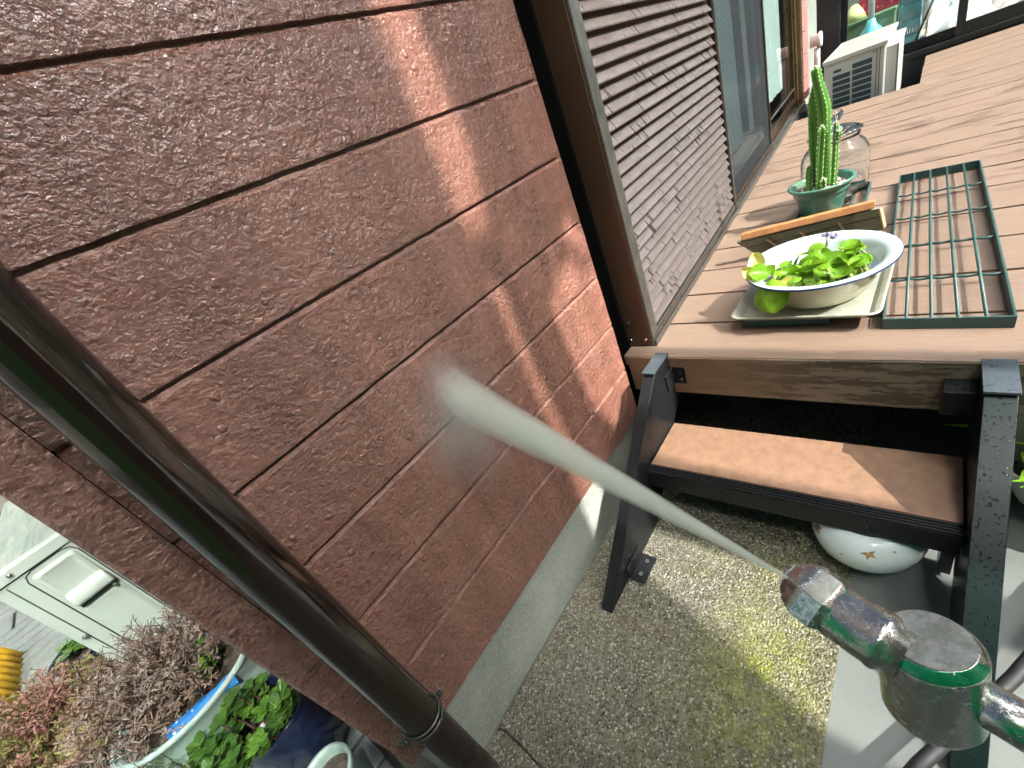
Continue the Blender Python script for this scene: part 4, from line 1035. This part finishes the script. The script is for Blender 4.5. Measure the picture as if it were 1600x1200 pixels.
def needle_bush(name,label,cat,c,R_,H,mats,n_br=60,n_leaf=26,L=.012,Wd=.0011,seed=1,spread=1.0,droop=0,lean=(0,0)):
    r=random.Random(seed); b=thing(name,label,cat); tw=bmesh.new(); lfs=[bmesh.new() for _ in mats]
    for k in range(n_br):
        a=r.uniform(0,6.283); q=math.sqrt(r.random())*spread
        end=Vector(c)+Vector((R_*q*math.cos(a)+lean[0],R_*q*math.sin(a)+lean[1],H*(1-.55*q*q)*r.uniform(.65,1.08)))
        st0=Vector(c)+Vector((R_*.18*math.cos(a),R_*.18*math.sin(a),0))
        mid=st0.lerp(end,.5)+Vector((r.uniform(-1,1),r.uniform(-1,1),r.uniform(0,1)))*R_*.14
        P=[]
        for i in range(9):
            t_=i/8; p=st0*(1-t_)**2+mid*2*t_*(1-t_)+end*t_*t_
            p=p+Vector((r.uniform(-1,1),r.uniform(-1,1),r.uniform(-1,1)))*.0035*t_; P.append(p)
        tube(tw,P,[.0022*(1-.8*i/8) for i in range(9)],5)
        mi=r.randrange(len(mats))
        for sbk in range(4):
            t0=r.uniform(.35,.95); i0=min(7,int(t0*8)); p0=P[i0]
            e=p0+Vector((r.uniform(-1,1),r.uniform(-1,1),r.uniform(-.2,1)))*R_*.22
            tube(tw,[p0,p0.lerp(e,.5)+Vector((0,0,.003)),e],[.001,.0008,.0004],4)
            for q_ in range(n_leaf//3):
                t_=r.uniform(.15,1); p=p0.lerp(e,t_); d_=Vector((r.uniform(-1,1),r.uniform(-1,1),r.uniform(-.6,1))).normalized()
                s_=d_.cross(Vector((r.uniform(-1,1),r.uniform(-1,1),1))).normalized()*Wd; l_=L*r.uniform(.6,1.3)
                bmx=lfs[mi]; A_=[bmx.verts.new(p-s_*.4),bmx.verts.new(p+s_*.4),bmx.verts.new(p+d_*l_*.55+s_),bmx.verts.new(p+d_*l_),bmx.verts.new(p+d_*l_*.55-s_)]
                bmx.faces.new(A_)
        for q_ in range(n_leaf):
            t_=r.uniform(.3,1); i0=min(7,int(t_*8)); p=P[i0].lerp(P[i0+1],t_*8-i0); d_=Vector((r.uniform(-1,1),r.uniform(-1,1),r.uniform(-.6,1))).normalized()
            s_=d_.cross(Vector((r.uniform(-1,1),r.uniform(-1,1),1))).normalized()*Wd; l_=L*r.uniform(.6,1.3)
            bmx=lfs[mi]; A_=[bmx.verts.new(p-s_*.4),bmx.verts.new(p+s_*.4),bmx.verts.new(p+d_*l_*.55+s_),bmx.verts.new(p+d_*l_),bmx.verts.new(p+d_*l_*.55-s_)]
            bmx.faces.new(A_)
    obj('twigs',tw,M['twig'],b)
    for m_,x_ in zip(mats,lfs): obj('leaves',x_,M[m_],b)
    return b
needle_bush('dead_shrub','dry brown and grey twiggy shrub in front of the greenish air conditioner','shrub',(-.285,.555,.165),.170,.175,['deadleaf','grey_dead','grey_dead'],120,42,.014,.0013,2,lean=(-.015,.03))
needle_bush('small_shrub','small grey green shrub left of the dry brown shrub','shrub',(-.43,.86,.0),.07,.19,['juniper','juniper','deadleaf'],34,50,.012,.0019,5)
needle_bush('reddish_shrub','low fine-leaved shrub turning red at the lower left corner','shrub',(-.60,.98,.0),.24,.22,['pinkleaf','greenfine','pinkleaf','greenfine'],230,60,.013,.0017,8)
needle_bush('dead_shrub','grey dry clump standing in front of the mint planter','shrub',(-.375,.455,.0),.10,.25,['grey_dead','deadleaf','juniper'],80,50,.013,.0011,11)
def succulent(name,label,c,R_,H,n,mats,seed,L=.016,stemr=.002):
    r=random.Random(seed); b=thing(name,label,'plant'); tw=bmesh.new(); lf=[bmesh.new() for _ in mats]
    for k in range(n):
        a=r.uniform(0,6.283); q=math.sqrt(r.random())
        e=Vector(c)+Vector((R_*q*math.cos(a),R_*q*math.sin(a),H*r.uniform(.5,1.05)))
        s0=Vector(c)+Vector((R_*.4*q*math.cos(a),R_*.4*q*math.sin(a),0))
        tube(tw,[s0,s0.lerp(e,.5)+Vector((r.uniform(-1,1)*.012,r.uniform(-1,1)*.012,.006)),e],[stemr,stemr*.8,stemr*.5],6)
        for w in range(3):
            ew=s0.lerp(e,1-.22*w)
            m_=r.randrange(len(mats))
            for j in range(5 if w==0 else 3):
                aa=j*6.283/(5 if w==0 else 3)+r.uniform(-.4,.4)+w; l_=L*r.uniform(.75,1.2)*(1 if w==0 else .8)
                leaf(lf[m_],ew,(math.cos(aa),math.sin(aa),.35+r.uniform(-.2,.4)),(0,0,1),l_,l_*.36,.25,.1,5,round_=.75)
    obj('stems',tw,M['twig'],b)
    for m_,x_ in zip(mats,lf):
        o=obj('leaves',x_,M[m_],b); o.modifiers.new('s','SOLIDIFY').thickness=.0012
    return b
succulent('succulent','small leafy succulent growing inside the mint planter',(-.225,.50,.17),.055,.06,9,['succ','hyac'],21,.018)
# dark pot with jade like plant
NC=(-.192,.318,0)
pot('round_pot','glossy navy glazed pot under the house corner',NC,[(0,.001),(.050,.001),(.063,.02),(.074,.10),(.071,.150),(.068,.158),(.071,.164),(.068,.168),(.062,.160),(.059,.13)],M['navypot'],.138,.060)
succulent('jade_plant','round-leaved green succulent spilling from the navy pot',(-.215,.30,.135),.085,.085,30,['succ','succdark','succdark'],33,.021,.0026)
succulent('jade_plant','dark green succulent trailing below the mint planter',(-.315,.40,.04),.085,.12,26,['succdark','succ'],37,.020)
bm=bmesh.new()
for k in range(26):
    s_=rnd.uniform(.002,.005); bmesh.ops.create_icosphere(bm,subdivisions=2,radius=s_,matrix=Matrix.Translation((NC[0]+rnd.uniform(-.05,.05),NC[1]+rnd.uniform(-.05,.05),.143))@Matrix.Diagonal((1.4,1,.7,1)))
tag(obj('pebbles',bm,M['pebble'],smooth=True),'white pebbles scattered on the soil of the navy pot','pebbles',kind='stuff')
pot('small_pot','little mint plastic pot at the bottom edge below the siding',(-.188,.160,0),[(0,.001),(.034,.001),(.042,.10),(.046,.106),(.046,.112),(.041,.112),(.038,.10),(.034,.05)],M['mint'],.09,.036)
BPC=(-.515,1.30,0)
pot('small_pot','small navy bowl of succulents standing on the paving',BPC,[(0,.001),(.045,.001),(.062,.03),(.075,.075),(.080,.082),(.080,.090),(.074,.088),(.068,.07)],M['navypot'],.07,.068)
succulent('succulent','pale green succulent rosettes in the small navy bowl',(BPC[0],BPC[1],.072),.055,.030,14,['juniper','succ'],41,.026)
bm=bmesh.new(); lathe(bm,[(0,.0),(.09,.0),(.10,.008),(.097,.008),(.088,.002)],(BPC[0]+.02,BPC[1]-.02,0.001),36); tag(obj('saucer',bm,M['planter'],smooth=True),'white saucer under the small navy bowl','saucer')
ym=thing('step_stool','bright yellow ribbed plastic step stool on the paving at the left edge','stool')
bm=bmesh.new()
for k in range(9):
    y_=1.44+k*.045
    tube(bm,[(-1.10,y_,.13),(-.86,y_,.13),(-.795,y_,.115),(-.76,y_,.06),(-.75,y_,.0)],.013,8)
obj('slats',bm,M['yellow'],ym)
bm=bmesh.new(); box(bm,(-1.06,1.45,.0),(-.79,1.80,.10)); obj('body',bm,M['yellow'],ym,bevel=.01)

# ================================================================= PRESSURE WASHER LANCE
ln=thing('pressure_washer_lance','worn green and steel pressure washer lance with swivel nozzle pointing at the wall','lance')
def camp(px,py,dep):
    x=(px-829.13)/661.477*dep; y=(py-629.33)/661.477*dep
    return CAM+R0*x+R1*y+R2*dep
Tn=Vector((.1595,-.4585,.5585)); Hn=camp(1275,945,.262)
D1=camp(1395,985,.232)-camp(1262,925,.258); 
def basis(d,ref):
    d=d.normalized(); u=(ref-d*ref.dot(d)).normalized(); return d,u,d.cross(u)
def along(bm,o,d,prof,n=32,ref=None,sq=None,mat=0):
    d,u,v=basis(d,ref if ref else Vector((.3,.1,1)))
    rings=[]
    for r,t_ in prof:
        rings.append([bm.verts.new(o+d*t_+(u*math.cos(2*math.pi*j/n)+v*math.sin(2*math.pi*j/n))*r) for j in range(n)])
    for a_,b in zip(rings,rings[1:]):
        for j in range(n):
            f=bm.faces.new((a_[j],a_[(j+1)%n],b[(j+1)%n],b[j])); f.smooth=n>12; f.material_index=mat
    cap(bm,rings[0],True,mat); cap(bm,rings[-1],False,mat)
H0=camp(1256,916,.255); H1=camp(1302,952,.243); C1=camp(1388,1008,.222)
J0=camp(1452,998,.212); JL=camp(1456,1112,.230)
bm=bmesh.new(); d_=(H1-H0); L_=d_.length
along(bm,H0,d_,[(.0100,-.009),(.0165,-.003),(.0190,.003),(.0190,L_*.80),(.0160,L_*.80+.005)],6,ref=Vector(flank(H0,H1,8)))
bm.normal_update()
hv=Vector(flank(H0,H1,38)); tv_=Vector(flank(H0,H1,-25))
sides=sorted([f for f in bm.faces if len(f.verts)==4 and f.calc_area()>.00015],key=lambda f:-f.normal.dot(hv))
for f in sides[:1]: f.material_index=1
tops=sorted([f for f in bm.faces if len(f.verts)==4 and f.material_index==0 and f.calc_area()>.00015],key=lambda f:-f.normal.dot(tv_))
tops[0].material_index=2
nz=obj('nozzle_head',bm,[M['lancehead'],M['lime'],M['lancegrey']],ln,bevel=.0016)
bm=bmesh.new(); along(bm,H0-d_.normalized()*.0098,d_,[(.0074,0),(.0078,.0006)],8,ref=Vector((0,.2,1))); obj('nozzle_face',bm,M['lime'],nz)
bm=bmesh.new(); along(bm,H0-d_.normalized()*.0125,d_,[(.0022,0),(.003,.003)],16); obj('orifice',bm,M['lancegrey'],nz)
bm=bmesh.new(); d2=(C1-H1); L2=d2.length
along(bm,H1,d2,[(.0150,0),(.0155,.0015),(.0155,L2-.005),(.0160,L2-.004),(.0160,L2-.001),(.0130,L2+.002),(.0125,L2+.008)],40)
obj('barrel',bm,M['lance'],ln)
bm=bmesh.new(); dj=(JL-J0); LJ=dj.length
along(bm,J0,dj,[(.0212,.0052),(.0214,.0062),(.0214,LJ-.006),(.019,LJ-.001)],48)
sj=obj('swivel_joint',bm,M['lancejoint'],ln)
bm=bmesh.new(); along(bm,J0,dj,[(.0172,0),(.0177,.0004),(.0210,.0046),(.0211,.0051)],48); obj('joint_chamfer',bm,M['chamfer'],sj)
bm=bmesh.new(); along(bm,J0-dj.normalized()*.0006,dj,[(.0168,0),(.0172,.0005)],48); obj('joint_cap',bm,M['lancegrey'],sj)
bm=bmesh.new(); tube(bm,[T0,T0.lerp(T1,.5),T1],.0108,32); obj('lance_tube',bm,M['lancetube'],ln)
bm=bmesh.new(); T2=T1+(T1-T0)*3; tube(bm,[T1,T2],.0108,24); obj('lance_extension',bm,M['lancegrey'],ln)

# ================================================================= WATER JET
tip=camp(1231,903,.250); hitA=Vector((.287,-.003,.604)); hitB=Vector((.300,-.003,.496)); hit=(hitA+hitB)/2; ax=(hit-tip); LJT=ax.length
mj=frame(tip,ax,hitA-hitB)
def jetmat(name,kz,ky,dens,pw,r0=.0012,bow=0.0,fade0=0.0,fade1=1.0):
    m_=D.materials.new(name); m_.use_nodes=True; t_=m_.node_tree; n=t_.nodes; n.clear()
    out=n.new('ShaderNodeOutputMaterial'); vol=n.new('ShaderNodeVolumePrincipled'); t_.links.new(vol.outputs[0],out.inputs['Volume'])
    vol.inputs['Color'].default_value=(.92,.97,.91,1); vol.inputs['Anisotropy'].default_value=.35
    tc=n.new('ShaderNodeTexCoord'); sp=n.new('ShaderNodeSeparateXYZ'); t_.links.new(tc.outputs['Object'],sp.inputs[0])
    def mm(op,a,b=0.0,c=None,cl=False):
        x=n.new('ShaderNodeMath'); x.operation=op; x.use_clamp=cl
        for i,v in enumerate((a,b,c)):
            if v is None: continue
            if isinstance(v,bpy.types.NodeSocket): t_.links.new(v,x.inputs[i])
            else: x.inputs[i].default_value=v
        return x.outputs[0]
    X,Y,Z=sp.outputs
    ry=mm('DIVIDE',Y,mm('MULTIPLY_ADD',X,ky,r0)); rz=mm('DIVIDE',Z,mm('MULTIPLY_ADD',X,kz,r0))
    q=mm('SUBTRACT',1,mm('SQRT',mm('ADD',mm('MULTIPLY',ry,ry),mm('MULTIPLY',rz,rz))),None,True)
    q=mm('POWER',q,pw)
    xn=mm('DIVIDE',X,LJT)
    w=mm('MULTIPLY_ADD',X,(kz*ky)**.5,r0*1.5)
    nt=n.new('ShaderNodeTexNoise'); mp=n.new('ShaderNodeMapping'); mp.inputs[3].default_value=(7,95,95); t_.links.new(tc.outputs['Object'],mp.inputs[0]); t_.links.new(mp.outputs[0],nt.inputs['Vector']); nt.inputs['Scale'].default_value=1.0; nt.inputs['Detail'].default_value=4
    nn=mm('MULTIPLY_ADD',nt.outputs[0],5.0,-1.5,True) if False else mm('MAXIMUM',mm('MULTIPLY_ADD',nt.outputs[0],4.0,-1.1),.05)
    f=mm('MULTIPLY_ADD',mm('MULTIPLY',mm('SUBTRACT',1.0,xn,None,True),1/.35,None,True),.72,.28)
    g=mm('MULTIPLY_ADD',xn,1/max(.001,1-fade0),-fade0/max(.001,1-fade0),True) if fade0>0 else 1.0
    dn=mm('DIVIDE',mm('MULTIPLY',mm('MULTIPLY',q,dens),mm('MULTIPLY',nn,f)),w)
    if fade0>0: dn=mm('MULTIPLY',dn,g)
    t_.links.new(dn,vol.inputs['Density']); return m_
wj=thing('water_jet','white fan of water spraying from the lance nozzle onto the wall','water jet')
def cone(name,kz,ky,mat,r0=.0012,L=LJT):
    bm=bmesh.new(); n=32; rings=[]
    for i in range(13):
        x_=L*i/12; rings.append([bm.verts.new((x_,(r0+ky*x_)*math.cos(2*math.pi*j/n),(r0+kz*x_)*math.sin(2*math.pi*j/n))) for j in range(n)])
    for a_,b in zip(rings,rings[1:]):
        for j in range(n): bm.faces.new((a_[j],a_[(j+1)%n],b[(j+1)%n],b[j]))
    cap(bm,rings[0],True); cap(bm,rings[-1])
    bmesh.ops.recalc_face_normals(bm,faces=bm.faces[:])
    o=obj(name,bm,mat); o.matrix_world=mj; o.parent=wj; return o
KZ=(hitA-hitB).length/2/LJT*1.05; cone('spray_core',KZ,.062,jetmat('dense spray',KZ,.062,3.0,.85,fade1=.90),L=LJT*.985)
mist=NT('faint mist'); mist.n.clear()
def blob(name,c,s,dens):
    m_=D.materials.new(name); m_.use_nodes=True; t_=m_.node_tree; n=t_.nodes; n.clear()
    out=n.new('ShaderNodeOutputMaterial'); vol=n.new('ShaderNodeVolumePrincipled'); t_.links.new(vol.outputs[0],out.inputs['Volume']); vol.inputs['Color'].default_value=(.9,.96,.94,1)
    tc=n.new('ShaderNodeTexCoord'); ln_=n.new('ShaderNodeVectorMath'); ln_.operation='LENGTH'; t_.links.new(tc.outputs['Object'],ln_.inputs[0])
    a_=n.new('ShaderNodeMath'); a_.operation='SUBTRACT'; a_.use_clamp=True; a_.inputs[0].default_value=1; t_.links.new(ln_.outputs['Value'],a_.inputs[1])
    p_=n.new('ShaderNodeMath'); p_.operation='POWER'; p_.inputs[1].default_value=1.6; t_.links.new(a_.outputs[0],p_.inputs[0])
    nt=n.new('ShaderNodeTexNoise'); nt.inputs['Scale'].default_value=2.5; nt.inputs['Detail'].default_value=5; t_.links.new(tc.outputs['Object'],nt.inputs['Vector'])
    q_=n.new('ShaderNodeMath'); q_.operation='MULTIPLY'; t_.links.new(p_.outputs[0],q_.inputs[0]); t_.links.new(nt.outputs[0],q_.inputs[1])
    r_=n.new('ShaderNodeMath'); r_.operation='MULTIPLY'; r_.inputs[1].default_value=dens; t_.links.new(q_.outputs[0],r_.inputs[0]); t_.links.new(r_.outputs[0],vol.inputs['Density'])
    bm=bmesh.new(); bmesh.ops.create_icosphere(bm,subdivisions=3,radius=1)
    o=obj('mist',bm,m_,wj); o.location=c; o.scale=s; return o
for nm,c,sc,dn in (('mist spray',hit+Vector((-.012,-.022,-.004)),(.035,.105,.045),42),('mist low',hitB.lerp(hitA,.35)+Vector((-.045,-.030,-.025)),(.04,.105,.075),13),('mist wide',hit+Vector((-.03,-.04,-.01)),(.05,.16,.12),4.5)):
    o=blob(nm,c,(1,1,1),dn); o.matrix_world=frame(c,Vector((0,-1,0)),hitA-hitB)@Matrix.Diagonal((sc[0],sc[2],sc[1],1)); o.parent=wj

# ================================================================= UNSEEN SHAPES ADDED TO BLOCK OR REFLECT LIGHT
nb_=thing('neighbouring_house','neighbouring house beyond the yard, behind the camera, shading the wall','house')  # thin slab, outline cut to throw the wanted shade on the wall
bm=bmesh.new(); prism(bm,[(-5,-.01),(.20,-.01),(.24,1.78),(.30,1.9),(.385,2.2),(.395,2.7),(.415,3.45),(-.14,3.45),(-.14,2.3),(-5,2.3)],'y',-2.22,-2.2); obj('wall',bm,M['neigh'],nb_)  # the added blocker slab, not a real wall
tv=thing('garden_tree','young garden tree across the yard behind the camera','tree')  # tree form added to cast part of the shade pattern on the wall
bm=bmesh.new(); tube(bm,[(.50,-2.2,0),(.505,-2.2,2.22),(.528,-2.2,2.36),(.478,-2.2,2.50),(.466,-2.2,2.78),(.452,-2.2,2.87),(.50,-2.2,3.05),(.55,-2.2,3.4)],[.045,.042,.062,.052,.050,.018,.02,.02],12); obj('trunk',bm,M['twig'],tv)
bm=bmesh.new(); tube(bm,[(.47,-2.2,2.84),(.42,-2.2,2.885),(.36,-2.2,2.89),(.30,-2.2,2.93)],[.030,.030,.028,.025],10); obj('branch',bm,M['twig'],tv)  # limb added to break the lit stripe on the wall
bm=bmesh.new(); r=random.Random(9)
for k in range(3600):
    x_=r.uniform(.505,.72) if k%3 else .50+abs(r.gauss(0,.03)); zlo=2.92+(x_-.5)*.12
    p=Vector((x_,-2.2+r.gauss(0,.07),zlo+abs(r.gauss(0,.28))))
    leaf(bm,p,(r.uniform(-1,1),r.uniform(-1,1),r.uniform(-.5,.5)),(0,0,1),.038,.013,.1,.1,3)
obj('crown',bm,M['succdark'],tv)
bm=bmesh.new(); prism(bm,[(-1.30,-.30),(-.75,-1.25),(-.752,-1.252),(-1.302,-.302)],'z',0.0,2.7); tp=tag(obj('green_sheeting',bm,M['tarp']),'green plastic sheeting hanging beside the camera','sheeting')  # added to give the downpipe something green to reflect

gpz=thing('garden_post','tall wooden garden post across the yard behind the camera','post')  # added to cast the dark strip on the siding near the shutter
bm=bmesh.new(); prism(bm,[(.690,0),(.748,0),(.748,3.7),(.70,3.7)],'y',-2.24,-2.2); obj('shaft',bm,M['twig'],gpz,bevel=.002)
bm=bmesh.new(); box(bm,(.68,-2.25,3.701),(.758,-2.19,3.72)); obj('cap',bm,M['twig'],gpz)

scn=thing('slatted_screen','slatted screen on top of the neighbouring wall behind the camera','screen')  # added so only part of the sun reaches the left unit
bm=bmesh.new(); z=2.32
while z<5.2: box(bm,(-5,-2.215,z),(-.14,-2.205,z+.014)); z+=.032
obj('slats',bm,M['neigh'],scn)
bm=bmesh.new()
for k in range(7): box(bm,(-5+k*.8,-2.24,2.301),(-4.96+k*.8,-2.2155,5.25))
obj('uprights',bm,M['neigh'],scn)
hg=thing('garden_hedge','dark garden hedge across the yard behind the camera','hedge')  # added to darken what the wet wall reflects near the horizon
bm=bmesh.new(); r=random.Random(19)
for k in range(2600):
    leaf(bm,(r.uniform(.85,6),-3.3+r.gauss(0,.12),r.uniform(.02,1.9)),(r.uniform(-1,1),r.uniform(-1,1),r.uniform(-1,1)),(0,0,1),.14,.05,.1,.1,3)
obj('foliage',bm,M['succdark'],hg)
bm=bmesh.new()
for k in range(14): tube(bm,[(.9+k*.38,-3.3,0),(.92+k*.38,-3.3,1.6)],.02,8)
obj('stems',bm,M['twig'],hg)

bm=bmesh.new(); r=random.Random(77)
for k in range(420):
    x_=r.uniform(.03,.62); y_=-.008-abs(r.gauss(0,.02)) if k%2 else r.uniform(-.455,-.01)
    q=r.uniform(.0008,.0024); bmesh.ops.create_icosphere(bm,subdivisions=1,radius=q,matrix=Matrix.Translation((x_,y_,q*.4))@Matrix.Diagonal((1,r.uniform(.6,1),.7,1)))
tag(obj('grit',bm,simple('loose grit',(.24,.22,.17),.7,0,.6,90)),'loose grit and sand lying on the aggregate path','grit',kind='stuff')
lf_=[(.175,-.060,.4),(.30,-.20,2.0),(.255,-.33,4.1),(.47,-.075,1.1)]
for (x_,y_,a_),wh in zip(lf_,('nearest the cracked corner','in the middle of the mossy path','in the yellow moss patch','at the foot of the left stringer')):
    bm=bmesh.new(); leaf(bm,(x_,y_,.003),(math.cos(a_),math.sin(a_),.12),(0,0,1),.012,.0032,.5,.1,5)
    tag(obj('fallen_leaf',bm,M['twig']),'tiny brown fallen leaf '+wh,'leaf','fallen leaves on the path')
